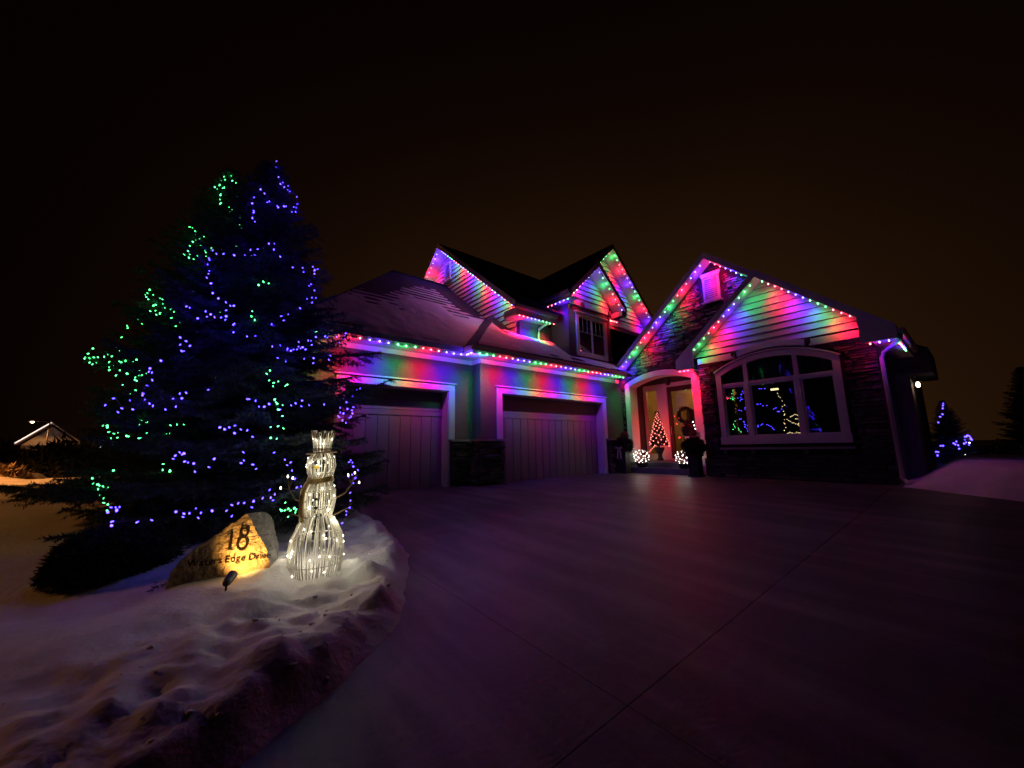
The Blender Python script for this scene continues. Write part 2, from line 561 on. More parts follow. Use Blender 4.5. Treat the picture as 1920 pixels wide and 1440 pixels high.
# frozen clods the plough left along the bank
r = np.random.default_rng(77)
octa = np.array([(1, 0, 0), (-1, 0, 0), (0, 1, 0), (0, -1, 0), (0, 0, 1), (0, 0, -1), (.6, .6, .55), (-.6, .6, .55), (-.6, -.6, .55), (.6, -.6, .55)])
octf = [(0, 6, 9), (0, 2, 6), (2, 1, 7), (2, 7, 6), (1, 3, 8), (1, 8, 7), (3, 0, 9), (3, 9, 8), (4, 9, 6), (4, 6, 7), (4, 7, 8), (4, 8, 9), (5, 2, 0), (5, 1, 2), (5, 3, 1), (5, 0, 3)]
E0 = np.array(EDGE)
CV, CF = [], []
for k in range(90):
    e = r.uniform(2.2, 13.5)
    i0 = int(e)
    c = E0[i0] + (E0[min(i0 + 1, len(E0) - 1)] - E0[i0]) * (e - i0)
    t_ = E0[min(i0 + 1, len(E0) - 1)] - E0[i0]
    n_ = np.array([t_[1], -t_[0]]); n_ /= np.linalg.norm(n_)
    if n_[0] * (-6 - c[0]) + n_[1] * (-2 - c[1]) < 0: n_ = -n_
    c = c + n_ * (0.02 + abs(r.normal(0, 0.55)))
    sz = 0.006 + 0.020 * r.random() ** 3
    z = yard_z(c[0], c[1])
    V_ = octa * sz * r.uniform(0.6, 1.25, (10, 1)) * np.array([1, 1, 0.75])
    a = r.uniform(0, 6.28)
    V_ = V_ @ np.array([[math.cos(a), -math.sin(a), 0], [math.sin(a), math.cos(a), 0], [0, 0, 1]])
    CF += [(x + len(CV) * 10, y + len(CV) * 10, w + len(CV) * 10) for x, y, w in octf]
    CV.append(V_ + np.array([c[0], c[1], z + sz * 0.05]))
tag(fast_mesh('snow_clods', np.concatenate(CV), CF, 'snow'), 'crumbled snow clods along the edge of the bank', 'snow clods', kind='stuff')

# snow bank to the right of the house
xs, ys = np.arange(-1.6, 9, 0.06), np.arange(6.5, 19, 0.06)
X, Y = np.meshgrid(xs, ys, indexing='ij')
S = (X + 1.42) * 0.62 + (Y - 12.0) * 0.78 + 0.12 * (fbm(X * 1.5, Y * 1.5, 3) - 0.5)
S = np.minimum(S, (X + 1.25) * 1.0 + 0.10)
H = 0.50 * sstep(0.0, 1.1, S) + 0.10 * (fbm(X * 1.1, Y * 1.1, 4) - 0.5) * sstep(0, 0.6, S) + 0.05 * (fbm(X * 5, Y * 5, 3) - 0.5) * sstep(0, 0.4, S)
Z = zg_np(X, Y) + H - 0.02
keep = (S[:-1, :-1] > -0.03)
nx, ny = X.shape
i, j = np.meshgrid(np.arange(nx - 1), np.arange(ny - 1), indexing='ij')
F = np.stack([i * ny + j, (i + 1) * ny + j, (i + 1) * ny + j + 1, i * ny + j + 1], -1)[keep]
b0 = fast_mesh('snow_bank', np.stack([X, Y, Z], -1).reshape(-1, 3), F, 'snow', smooth=True)
tag(b0, kind='structure')

# snow bank on the far side of the street, under the street lamp
xs, ys = np.arange(-34, -23.5, 0.16), np.arange(-24, 8, 0.16)
X, Y = np.meshgrid(xs, ys, indexing='ij')
up = sstep(-24.3, -26.5, X)
Z = -0.10 + 0.16 * sstep(-24.0, -24.8, X) + up * (-0.06 + 0.35 * sstep(-4.6, -6.6, Y) * (0.6 + 0.8 * fbm(X * 0.9, Y * 0.9, 3))) + 0.12 * (fbm(X * 2.1, Y * 2.1, 3) - 0.5)
Z = Z - 0.9 * sstep(-25.6, -27.0, X) * (1 - 0.75 * sstep(-5.0, -6.5, Y))
nx, ny = X.shape
i, j = np.meshgrid(np.arange(nx - 1), np.arange(ny - 1), indexing='ij')
F = np.stack([i * ny + j, (i + 1) * ny + j, (i + 1) * ny + j + 1, i * ny + j + 1], -1).reshape(-1, 4)
b1 = fast_mesh('roadside_snow', np.stack([X, Y, Z], -1).reshape(-1, 3), F, 'snow', smooth=True)
tag(b1, kind='structure')

# ------------------------------------------------------------------ the house
house = empty('house', (0, 0, 0), 'dark house with steep gables, two garage doors and an arched entry, outlined in coloured lights', 'house')

# --- lower walls
WXL, WXR = -9.10, -8.70              # wall faces of the single and the double garage bay
DZ = 2.54                            # head of the garage openings
mb = MB()
mb.box(-9.3, WXL, 1.70, 2.60, -0.1, 3.47).box(-9.3, WXL, 5.32, 6.10, -0.1, 3.47).box(-9.3, WXL, 2.60, 5.32, DZ, 3.47)
mb.box(-16.5, -9.3, 1.70, 1.90, -0.1, 3.47)
mb.build('wall', 'wall_paint', house)
mb = MB()
mb.box(-8.9, WXR, 6.10, 6.84, -0.1, 3.47).box(-8.9, WXR, 11.53, 12.78, -0.1, 3.47).box(-8.9, WXR, 6.84, 11.53, DZ, 3.47)
mb.box(WXL + 0.001, -8.9, 6.10, 6.30, -0.1, 3.47)
mb.build('wall', 'wall_paint', house)

def garage_door(xw, y0, y1, nplank):
    """white surround, recessed door with a plain top panel, rails, stiles and vertical planks"""
    fr = MB()
    outer = [(xw, y0 - 0.18, -0.08), (xw, y0 - 0.18, DZ + 0.18), (xw, y1 + 0.18, DZ + 0.18), (xw, y1 + 0.18, -0.08)]
    inner = [(xw, y0, -0.08), (xw, y0, DZ), (xw, y1, DZ), (xw, y1, -0.08)]
    fr.ring(outer, inner, (0.045, 0, 0))
    fr.box(xw, xw + 0.075, y0 - 0.22, y1 + 0.22, DZ + 0.183, DZ + 0.215)
    f = fr.build('door_frame', 'trim_paint', house)
    jm = MB()
    jm.box(xw - 0.36, xw + 0.02, y0 - 0.03, y0 + 0.025, -0.08, DZ - 0.03).box(xw - 0.36, xw + 0.02, y1 - 0.025, y1 + 0.03, -0.08, DZ - 0.03).box(xw - 0.36, xw + 0.02, y0 - 0.03, y1 + 0.03, DZ - 0.03, DZ + 0.03)
    jm.build('jamb', 'trim_paint', f)
    xd = xw - 0.30
    d = MB().box(xd - 0.05, xd, y0 + 0.02, y1 - 0.02, -0.06, DZ).build('garage_door', 'door_paint', house)
    MB().box(xd + 0.001, xd + 0.022, y0 + 0.03, y1 - 0.03, 2.00, DZ - 0.04).build('top_panel', 'door_paint', d)
    MB().box(xd + 0.001, xd + 0.026, y0 + 0.03, y1 - 0.03, 1.86, 1.988).build('rail', 'door_paint', d)
    w = (y1 - y0 - 0.10) / nplank
    for k in range(nplank):
        a = y0 + 0.05 + k * w
        MB().box(xd + 0.001, xd + 0.010 + 0.002 * (k % 2), a + 0.07 * w, a + 0.93 * w, 0.0, 1.84).build('plank', 'door_paint', d)
        MB().box(xd + 0.001, xd + 0.026, a - 0.05 * w, a + 0.05 * w, -0.02, 1.857).build('batten', 'door_paint', d)
    MB().box(xd + 0.001, xd + 0.03, y0 + 0.03, y1 - 0.03, -0.055, -0.021).build('weather_seal', 'black_plastic', d)
    return d
garage_door(WXL, 2.60, 5.32, 9)
garage_door(WXR, 6.84, 11.53, 15)

# dark garage inside never seen; stone piers with pale caps
def pier(poly, name='stone_pier'):
    p = MB().prism([(x, y, -0.1) for x, y in poly], (0, 0, 1.27)).build(name, 'mortar_lap_shade', house)
    cx, cy = sum(q[0] for q in poly) / len(poly), sum(q[1] for q in poly) / len(poly)
    return p
pier_a = pier([(-9.095, 5.36), (-8.97, 5.36), (-8.97, 5.97), (-8.57, 5.97), (-8.57, 6.80), (-8.695, 6.80), (-8.695, 6.095), (-9.095, 6.095)])
MB().prism([(-9.09, 5.31, 1.172), (-8.90, 5.31, 1.172), (-8.90, 5.90, 1.172), (-8.50, 5.90, 1.172), (-8.50, 6.85, 1.172), (-8.69, 6.85, 1.172), (-8.69, 6.09, 1.172), (-9.09, 6.09, 1.172)], (0, 0, 0.055)).build('cap', 'cap_stone', pier_a)
pier_b = pier([(-9.095, 1.60), (-8.97, 1.60), (-8.97, 2.52), (-9.095, 2.52)])
MB().box(-9.09, -8.90, 1.55, 2.57, 1.172, 1.227).build('cap', 'cap_stone', pier_b)
pier_c = pier([(-8.695, 11.62), (-8.57, 11.62), (-8.57, 12.70), (-8.695, 12.70)])
MB().box(-8.69, -8.50, 11.57, 12.71, 1.172, 1.227).build('cap', 'cap_stone', pier_c)

# frieze boards under the garage soffits
MB().box(WXL + 0.002, WXL + 0.03, 1.70, 6.07, 3.345, 3.468).build('frieze_board', 'trim_paint', house)
MB().box(WXR + 0.002, WXR + 0.03, 6.12, 12.60, 3.345, 3.468).build('frieze_board', 'trim_paint', house)
MB().box(WXL + 0.03, WXR + 0.03, 6.07, 6.098, 3.345, 3.468).build('frieze_board', 'trim_paint', house)
# soffits
MB().prism([(-9.2, 1.25, 3.47), (-8.53, 1.25, 3.47), (-8.53, 5.53, 3.47), (-8.13, 5.53, 3.47), (-8.13, 12.3, 3.47), (-8.8, 12.3, 3.47), (-8.8, 6.2, 3.47), (-9.2, 6.2, 3.47)], (0, 0, 0.02)).build('soffit', 'soffit_paint', house)
# fascia and gutter along the garage eaves
def gutter(pts, name='gutter'):
    """K-style gutter following a level line; pts run along the fascia, outside to the right"""
    mb = MB()
    for (a, b_, nrm) in pts:
        a, b_, nrm = Vector(a), Vector(b_), Vector(nrm)
        prof = [(0, 0), (0.07, 0), (0.10, 0.05), (0.115, 0.12), (0.10, 0.12), (0.09, 0.10), (0.0, 0.10)]
        P = [a + nrm * o + Vector((0, 0, h)) for o, h in prof]
        mb.prism(P, b_ - a)
    return mb.build(name, 'gutter_metal', house)
MB().box(-8.53, -8.50, 1.22, 5.47, 3.43, 3.62).build('fascia', 'trim_paint', house)
MB().box(-8.53, -8.10, 5.47, 5.50, 3.43, 3.62).build('fascia', 'trim_paint', house)
MB().box(-8.13, -8.10, 5.50, 12.25, 3.43, 3.62).build('fascia', 'trim_paint', house)
gutter([((-8.498, 1.2, 3.495), (-8.498, 5.36, 3.495), (1, 0, 0))])
gutter([((-8.50, 5.468, 3.495), (-8.098, 5.468, 3.495), (0, -1, 0))])
gutter([((-8.098, 5.36, 3.495), (-8.098, 12.22, 3.495), (1, 0, 0))])

# --- garage roof
S0 = 0.78
ZE = 3.63
def zl(x): return ZE + S0 * (-8.5 - x)
def zr(x): return ZE + S0 * (-8.1 - x)
def roof(pts, parent=house, name='roof', th=0.07):
    return MB().prism([(p[0], p[1], p[2] - th) for p in pts], (0, 0, th)).build(name, 'shingle', parent)
XR, YP, YU = -14.2, 5.65, 8.2
roofL = roof([(-8.42, 1.2, zl(-8.42)), (-8.42, 5.42, zl(-8.42)), (-11.2, 8.2, zl(-11.2)), (XR, 8.2, zl(XR)), (XR, YP, zl(XR))])
roof([(XR, YP, zl(XR)), (-20.0, 1.2, ZE), (-8.42, 1.2, zl(-8.42))])
roof([(XR, YP, zl(XR)), (XR, 8.2, zl(XR)), (-20, 8.2, ZE), (-20.0, 1.2, ZE)])
roof([(-8.42, 5.42, zl(-8.42)), (-8.02, 5.42, zr(-8.02)), (-10.8, 8.2, zr(-10.8)), (-11.2, 8.2, zl(-11.2))])
roofR = roof([(-8.02, 5.42, zr(-8.02)), (-8.02, 12.55, zr(-8.02)), (-10.8, 12.55, zr(-10.8)), (-10.8, 8.2, zr(-10.8))])

def roof_snow(parent, x0, x1, y0, y1, zf, keepf, step=0.035, course=0.34):
    """wind-thinned snow on a slope that faces the driveway; shingle courses show through where it is thin"""
    xs, ys = np.arange(x0, x1, step), np.arange(y0, y1, step)
    X, Y = np.meshgrid(xs, ys, indexing='ij')
    m = keepf(X, Y)
    d = (-X - 8.4) * 1.27
    saw = (d / course) % 1.0
    m = m - 0.30 * (fbm(Y * 1.6, d * 0.9, 3) - 0.5) - 0.34 * (fbm(Y * 2.2 + 11, np.floor(d / course) * 3.7, 2) - 0.5) * sstep(0.85, 0.3, m)
    m0 = m
    m = m - 0.75 * (1 - sstep(0.25, 0.65, saw + 0.25 * (fbm(Y * 1.8, np.floor(d / course) * 5.3, 2) - 0.5))) * sstep(0.72, 0.25, m)
    h = 0.005 + 0.05 * sstep(0.40, 0.85, m0) + 0.02 * (fbm(X * 3, Y * 3, 3) - 0.5) * sstep(0.4, 0.7, m0)
    Z = zf(X) + np.where(m > 0, h, -0.012)
    keep = (m[:-1, :-1] > -0.02) | (m[1:, 1:] > -0.02) | (m[1:, :-1] > -0.02) | (m[:-1, 1:] > -0.02)
    nx, ny = X.shape
    i, j = np.meshgrid(np.arange(nx - 1), np.arange(ny - 1), indexing='ij')
    F = np.stack([i * ny + j, (i + 1) * ny + j, (i + 1) * ny + j + 1, i * ny + j + 1], -1)[keep]
    return tag(fast_mesh('snow_cover', np.stack([X, Y, Z], -1).reshape(-1, 3), F, 'roof_snow', parent, smooth=True), kind='stuff')
def keepL(X, Y):
    up = (-8.5 - X) / 5.7                                            # 0 eave, 1 ridge
    hipY = 1.2 + (YP - 1.2) * up
    valY = 5.42 + (-8.42 - X)
    m = 0.86 - 1.0 * up + 0.5 * (fbm(X * 0.8, Y * 0.8, 3) - 0.5)
    m = m - 1.0 * sstep(0.38, 0.62, up) * sstep(1.5, 0.35, Y - hipY)  # scoured by the hip
    m = m - 1.2 * sstep(0.42, 0.62, up) * sstep(1.15, 0.7, 8.2 - Y)  # bare strip below the gable
    m = m - 2.0 * sstep(0.10, 0.0, Y - hipY) - 2.0 * sstep(0.14, 0.06, valY - Y) - 3.0 * sstep(8.10, 8.19, Y)
    m = m - 0.55 * sstep(0.09, 0.02, up + 0.05 * fbm(Y * 2, X * 0, 2)) - 0.9 * sstep(0.62, 0.76, fbm(X * 0.9 + 31, Y * 0.6 + 4, 3)) - 3 * (up > 0.985)
    return m
def keepR(X, Y):
    up = (-8.1 - X) / 2.7
    hipY = 5.42 + (-8.02 - X)
    m = 0.55 + 0.7 * (fbm(X * 1.1 + 5, Y * 0.7, 3) - 0.5)
    wall = np.where(Y < 9.85, np.where(Y < 8.2, 9.0, -9.4 - X), -8.62 - X)
    m = m - 1.1 * sstep(0.0, 1.0, np.clip((up - 0.36 - 0.25 * fbm(Y * 0.9, X * 0.0, 2)) * 4, 0, 1)) * (Y > 7.6)
    m = m - 2 * sstep(0.08, 0.02, Y - hipY) - 0.6 * sstep(0.10, 0.03, up) * (0.5 + fbm(Y * 1.3, X * 0, 2))
    m = m - 3.0 * ((X < -9.52) & (Y > 8.2)) - 3.0 * ((X < -8.68) & (Y > 9.9)) - 3 * sstep(12.4, 12.5, Y)
    return m
roof_snow(roofL, -14.2, -8.44, 1.2, 8.2, zl, keepL)
roof_snow(roofR, -10.8, -8.05, 5.42, 12.55, zr, keepR)
# ridge cap
MB().tube([(XR, YP, zl(XR) + 0.0), (XR, 8.2, zl(XR) + 0.0)], 0.06, 6).build('ridge_cap', 'shingle', roofL)

# --- generic gable parts
TH, FD = 0.07, 0.22           # slab thickness, fascia depth
def rake(P0, P1, tvec, depth=FD, name='fascia'):
    """sloping fascia board from eave P0 to peak P1 on the roof edge, tvec its thickness (outwards)"""
    P0, P1 = Vector(P0), Vector(P1)
    dz = Vector((0, 0, -depth))
    return MB().prism([P0 + Vector((0, 0, 0.01)), P1 + Vector((0, 0, 0.01)), P1 + dz, P0 + dz], tvec).build(name, 'trim_paint', house)
def soffit(P0, P1, over, drop=0.20):
    P0, P1, over = Vector(P0), Vector(P1), Vector(over)
    dz = Vector((0, 0, -drop))
    return MB().prism([P0 + dz, P1 + dz, P1 + dz + over, P0 + dz + over], (0, 0, 0.02)).build('soffit', 'soffit_paint', house)
def siding(axis, plane, out, c, apex, slope, z0, hw, exposure=0.19, cut=None):
    """lap boards in a gable triangle; axis is the world axis the boards run along"""
    def P(u, z, o): return (u, plane + out * o, z) if axis == 'x' else (plane + out * o, u, z)
    h0 = min(hw, (apex - z0) / slope)
    pts = [P(c - h0, z0, 0), P(c + h0, z0, 0)]
    if h0 >= hw - 1e-6:
        zk = apex - hw * slope
        pts += [P(c + hw, zk, 0), P(c, apex, 0), P(c - hw, zk, 0)]
    else:
        pts += [P(c, apex, 0)]
    vec = Vector(P(0, 0, -0.15)) - Vector(P(0, 0, 0))
    back = MB().prism(pts, vec).build('gable_wall', 'mortar_lap_shade', house)  # dark backing shows in the board gaps as painted lap shadow
    z = z0
    while z < apex - 0.10:
        z1 = min(z + exposure - 0.016, apex - 0.03)
        a, b_ = min(hw, (apex - z) / slope), min(hw, (apex - z1) / slope)
        q = [P(c - a, z, 0.045), P(c + a, z, 0.045), P(c + b_, z1, 0.012), P(c - b_, z1, 0.012), P(c - a, z, 0.002), P(c + a, z, 0.002), P(c + b_, z1, 0.002), P(c - b_, z1, 0.002)]
        MB().add(q, [(0, 1, 2, 3), (4, 7, 6, 5), (0, 4, 5, 1), (1, 5, 6, 2), (2, 6, 7, 3), (3, 7, 4, 0)]).build('siding_board', 'siding_paint', back)
        z += exposure
    return back
def louver(axis, plane, out, c, z0, z1, w, crown=False):
    def P(u, z, o): return (u, plane + out * o, z) if axis == 'x' else (plane + out * o, u, z)
    ov = lambda o: Vector(P(0, 0, o)) - Vector(P(0, 0, 0))
    o_ = [P(c - w / 2, z0, 0.036), P(c - w / 2, z1, 0.036), P(c + w / 2, z1, 0.036), P(c + w / 2, z0, 0.036)]
    t = 0.07
    i_ = [P(c - w / 2 + t, z0 + t, 0.036), P(c - w / 2 + t, z1 - t, 0.036), P(c + w / 2 - t, z1 - t, 0.036), P(c + w / 2 - t, z0 + t, 0.036)]
    v = MB().ring(o_, i_, ov(0.06), closed=True).build('vent', 'trim_paint', house)
    n = max(6, int((z1 - z0 - 2 * t) / 0.065))
    for k in range(n):
        z = z0 + t + (z1 - z0 - 2 * t) * k / n
        MB().prism([P(c - w / 2 + t, z, 0.075), P(c - w / 2 + t, z + 0.012, 0.075), P(c - w / 2 + t, z + 0.068, 0.038), P(c - w / 2 + t, z + 0.056, 0.038)], Vector(P(w - 2 * t, 0, 0)) - Vector(P(0, 0, 0))).build('louver_slat', 'trim_paint', v)
    MB().prism([P(c - w / 2 - 0.06, z0 - 0.05, 0.036), P(c + w / 2 + 0.06, z0 - 0.05, 0.036), P(c + w / 2 + 0.06, z0 - 0.003, 0.036), P(c - w / 2 - 0.06, z0 - 0.003, 0.036)], ov(0.10)).build('sill', 'trim_paint', v)
    if crown:
        MB().prism([P(c - w / 2, z1 + 0.003, 0.036), P(c + w / 2, z1 + 0.003, 0.036), P(c + w / 2 + 0.07, z1 + 0.15, 0.036), P(c - w / 2 - 0.07, z1 + 0.15, 0.036)], ov(0.09)).build('crown', 'trim_paint', v)
    return v

# --- upper storey: long block whose gable end faces the street side
UX, UZ, US = -14.1, 9.92, 0.83
def zu(x): return UZ - US * abs(x - UX)
MB().box(-18.6, -9.55, YU + 0.15, 20, 3.5, 5.30).build('wall', 'wall_paint', house)
siding('x', YU, -1, UX, UZ - 0.20, US, 3.9, 4.55, 0.19)
roofU = roof([(-8.92, 7.66, zu(-8.92)), (-8.92, 20, zu(-8.92)), (UX, 20, UZ), (UX, 7.66, UZ)])
roof([(UX, 7.66, UZ), (UX, 20, UZ), (-19.28, 20, zu(-19.28)), (-19.28, 7.66, zu(-19.28))])
rake((-8.92, 7.66, zu(-8.92)), (UX, 7.66, UZ), (0, -0.035, 0))
rake((-19.28, 7.66, zu(-19.28)), (UX, 7.66, UZ), (0, -0.035, 0))
soffit((-8.98, 7.66, zu(-8.98)), (UX, 7.66, UZ), (0, 0.53, 0))
soffit((-19.2, 7.66, zu(-19.2)), (UX, 7.66, UZ), (0, 0.53, 0))
# boxed eave return, eave fascia and gutter of the side towards the driveway
MB().box(-9.55, -8.98, 7.66, 8.19, 5.19, 5.42).build('eave_return', 'trim_paint', house)
MB().box(-9.55, -8.98, 8.19, 9.60, 5.30, 5.32).build('soffit', 'soffit_paint', house)
MB().box(-8.98, -8.95, 7.66, 9.56, 5.22, 5.56).build('fascia', 'trim_paint', house)
gutter([((-8.948, 7.62, 5.40), (-8.948, 9.55, 5.40), (1, 0, 0))])
louver('x', YU, -1, -14.05, 8.30, 9.12, 0.50)
# side wall of the block above the garage roof
MB().box(-9.75, -9.56, 8.36, 16.4, 3.6, 5.29).build('wall', 'wall_paint', house)
# down pipe from that gutter
MB().tube([(-8.95, 9.36, 5.38), (-8.98, 9.30, 5.28), (-9.46, 9.18, 5.10), (-9.49, 9.17, 4.9), (-9.49, 9.17, 4.62), (-9.38, 9.17, 4.56)], 0.038, 8).build('downspout', 'trim_paint', house)

# --- wide dormer gable facing the driveway, behind the small one
OY, OZ, OS = 13.19, 9.48, 0.95
def zo(y): return OZ - OS * abs(y - OY)
zE = 6.2
yoL, yoR = OY - (OZ - zE) / OS, OY + (OZ - zE) / OS
siding('y', -9.55, 1, OY, OZ - 0.22, OS, 6.28, 3.3, 0.19)
MB().box(-9.75, -9.55, 12.0, 16.4, 5.3, 6.1).build('wall', 'wall_paint', house)
MB().box(-9.549, -9.50, 12.31, 16.5, 6.10, 6.277).build('band_board', 'trim_paint', house)
roofO = roof([(-8.95, yoL, zE), (-8.95, OY, OZ), (-13.62, OY, OZ), (-9.62, yoL, zE)])
roof([(-8.95, OY, OZ), (-8.95, yoR, zE), (-9.62, yoR, zE), (-13.62, OY, OZ)])
rake((-8.95, yoL, zE), (-8.95, OY, OZ), (0.035, 0, 0))
rake((-8.95, yoR, zE), (-8.95, OY, OZ), (0.035, 0, 0))
soffit((-8.95, yoL, zE), (-8.95, OY, OZ), (-0.59, 0, 0))
soffit((-8.95, yoR, zE), (-8.95, OY, OZ), (-0.59, 0, 0))

# --- small dormer gable with a twin window
DY, DZP, DS = 11.1, 7.74, 0.92
zD = 6.28
ydL, ydR = DY - (DZP - zD) / DS, DY + (DZP - zD) / DS
MB().box(-9.55, -8.70, 9.90, 12.30, 3.7, 6.02).build('wall', 'wall_paint', house)
siding('y', -8.72, 1, DY, DZP - 0.22, DS, 6.13, 1.2, 0.19)
MB().box(-8.699, -8.655, 9.86, 12.34, 6.02, 6.127).build('band_board', 'trim_paint', house)
for yb in (10.05, 10.60, 12.20):
    MB().box(-8.653, -8.56, yb - 0.05, yb + 0.05, 5.95, 6.16).build('bracket', 'wall_paint', house)
roofD = roof([(-8.18, ydL, zD), (-8.18, DY, DZP), (-11.4, DY, DZP), (-9.6, ydL, zD)])
roof([(-8.18, DY, DZP), (-8.18, ydR, zD), (-9.6, ydR, zD), (-11.4, DY, DZP)])
rake((-8.18, ydL, zD), (-8.18, DY, DZP), (0.035, 0, 0))
rake((-8.18, ydR, zD), (-8.18, DY, DZP), (0.035, 0, 0))
soffit((-8.18, ydL, zD), (-8.18, DY, DZP), (-0.52, 0, 0))
soffit((-8.18, ydR, zD), (-8.18, DY, DZP), (-0.52, 0, 0))
MB().box(-8.68, -8.18, ydR - 0.26, ydR, 5.92, 6.12).build('eave_return', 'trim_paint', house)
MB().box(-9.6, -8.18, ydL, 9.90, 6.0, 6.02).build('soffit', 'soffit_paint', house)
MB().box(-9.6, -8.18, ydL - 0.03, ydL, 5.97, 6.24).build('fascia', 'trim_paint', house)
gutter([((-9.55, ydL - 0.031, 6.12), (-8.2, ydL - 0.031, 6.12), (0, -1, 0))])
MB().tube([(-8.76, 12.40, 5.95), (-8.80, 12.38, 5.7), (-8.80, 12.38, 4.35), (-8.7, 12.40, 4.2)], 0.035, 8).build('downspout', 'trim_paint', house)

def rect_window(axis, plane, out, u0, u1, z0, z1, nv=1, tw=0.13, grid=True):
    """trimmed casement: white surround, mullions, panes each their own object, dark sheet behind in place of the unlit room"""
    def P(u, z, o): return (u, plane + out * o, z) if axis == 'x' else (plane + out * o, u, z)
    ov = lambda o: Vector(P(0, 0, o)) - Vector(P(0, 0, 0))
    def rect(a, b_, c, d, o): return [P(a, c, o), P(a, d, o), P(b_, d, o), P(b_, c, o)]
    w = MB().ring(rect(u0, u1, z0, z1, 0.002), rect(u0 + tw, u1 - tw, z0 + tw, z1 - tw, 0.002), ov(0.06), closed=True).build('window', 'trim_paint', house)
    MB().prism(rect(u0 - 0.05, u1 + 0.05, z1 + 0.003, z1 + 0.05, 0.002), ov(0.10)).build('head_trim', 'trim_paint', w)
    MB().prism(rect(u0 + tw, u1 - tw, z0 + tw, z1 - tw, 0.004), ov(0.004)).build('backing', 'interior_dark', w)
    a, b_ = u0 + tw, u1 - tw
    k = (b_ - a) / nv
    for q in range(nv):
        MB().prism(rect(a + q * k + 0.03, a + (q + 1) * k - 0.03, z0 + tw + 0.03, z1 - tw - 0.03, 0.02), ov(0.004)).build('pane', 'window_glass', w)
        MB().ring(rect(a + q * k, a + (q + 1) * k, z0 + tw, z1 - tw, 0.012), rect(a + q * k + 0.035, a + (q + 1) * k - 0.035, z0 + tw + 0.035, z1 - tw - 0.035, 0.012), ov(0.03), closed=True).build('sash', 'trim_paint', w)
        if grid:
            for g_ in (1, 2):
                u = a + q * k + k * g_ / 3
                MB().prism(rect(u - 0.008, u + 0.008, z1 - tw - 0.55, z1 - tw - 0.03, 0.026), ov(0.006)).build('glazing_bar', 'trim_paint', w)
            MB().prism(rect(a + q * k + 0.03, a + (q + 1) * k - 0.03, z1 - tw - 0.56, z1 - tw - 0.545, 0.033), ov(0.005)).build('glazing_bar', 'trim_paint', w)
    return w
rect_window('y', -8.70, 1, 10.25, 12.0, 4.15, 5.74, 2)
rect_window('y', -9.55, 1, 14.1, 14.75, 5.05, 6.08, 1, 0.10, False)

# --- main front gable (stone) and the lower wing gable (lap siding) in front of it
MX, MZ, MS = -4.94, 7.12, 0.88
YM, YMF = 12.80, 12.30            # wall plane and rake plane of the main gable
WX = -3.47
WZ = MZ - MS * (WX - MX)          # the right slopes are one plane
YW, YWF = 12.40, 11.90
XE_L, XE_R = -8.78, -0.88
def zm(x): return MZ - MS * abs(x - MX)
def zw(x): return WZ - MS * abs(x - WX)
XWL = -5.95                       # lower end of the wing's left slope
roofM = roof([(XE_L, YMF, zm(XE_L)), (MX, YMF, MZ), (MX, 24, MZ), (XE_L, 24, zm(XE_L))])
roof([(MX, YMF, MZ), (WX, YMF, zm(WX)), (XE_R, YMF, zm(XE_R)), (XE_R, 24, zm(XE_R)), (MX, 24, MZ)])
roofW = roof([(XWL, YWF, zw(XWL)), (WX, YWF, WZ), (WX, YMF + 1.5, WZ), (XWL, YMF + 0.5, zw(XWL))])
roof([(WX, YWF, WZ), (XE_R, YWF, zw(XE_R)), (XE_R, YMF - 0.001, zw(XE_R)), (WX, YMF - 0.001, WZ)])
rake((XE_L, YMF, zm(XE_L)), (MX, YMF, MZ), (0, -0.035, 0))
rake((WX, YMF, zm(WX)), (MX, YMF, MZ), (0, -0.035, 0))
soffit((XE_L, YMF, zm(XE_L)), (MX, YMF, MZ), (0, 0.50, 0))
soffit((-3.0, YMF, zm(-3.0)), (MX, YMF, MZ), (0, 0.50, 0))
rake((XWL, YWF, zw(XWL)), (WX, YWF, WZ), (0, -0.035, 0))
rake((XE_R, YWF, zw(XE_R)), (WX, YWF, WZ), (0, -0.035, 0))
soffit((XWL, YWF, zw(XWL)), (WX, YWF, WZ), (0, 0.50, 0))
soffit((XE_R, YWF, zw(XE_R)), (WX, YWF, WZ), (0, 0.50, 0))
# boxed ends of the rakes and the side gutter
MB().box(XWL - 0.02, -5.52, YWF - 0.03, YW - 0.002, 3.30, 3.34).build('eave_return', 'trim_paint', house)
MB().prism([(XWL - 0.02, YWF - 0.03, 3.342), (-5.40, YWF - 0.03, 3.342), (-5.40, YWF - 0.03, zw(-5.40) - 0.23), (XWL - 0.02, YWF - 0.03, zw(XWL) - 0.03)], (0, 0.03, 0)).build('rake_end', 'trim_paint', house)
MB().prism([(-1.5, YWF - 0.03, 3.23), (XE_R, YWF - 0.03, 3.23), (XE_R, YWF - 0.03, zw(XE_R) - 0.02), (-1.5, YWF - 0.03, zw(-1.5) - 0.23)], (0, 0.03, 0)).build('rake_end', 'trim_paint', house)
MB().box(-1.30, XE_R, YWF, 22, 3.23, 3.25).build('soffit', 'soffit_paint', house)
MB().box(XE_R - 0.02, XE_R + 0.01, YWF, 22, 3.22, zw(XE_R) - 0.072).build('fascia', 'trim_paint', house)
gutter([((XE_R + 0.012, YWF - 0.05, 3.33), (XE_R + 0.012, 22, 3.33), (1, 0, 0))])
MB().tube([(XE_R + 0.05, 12.0, 3.33), (XE_R + 0.03, 12.05, 3.22), (-1.18, 12.30, 3.02), (-1.24, 12.33, 2.9), (-1.24, 12.33, 0.14), (-1.16, 12.22, 0.07), (-0.98, 12.12, 0.05)], 0.042, 8).build('downspout', 'gutter_metal', house)
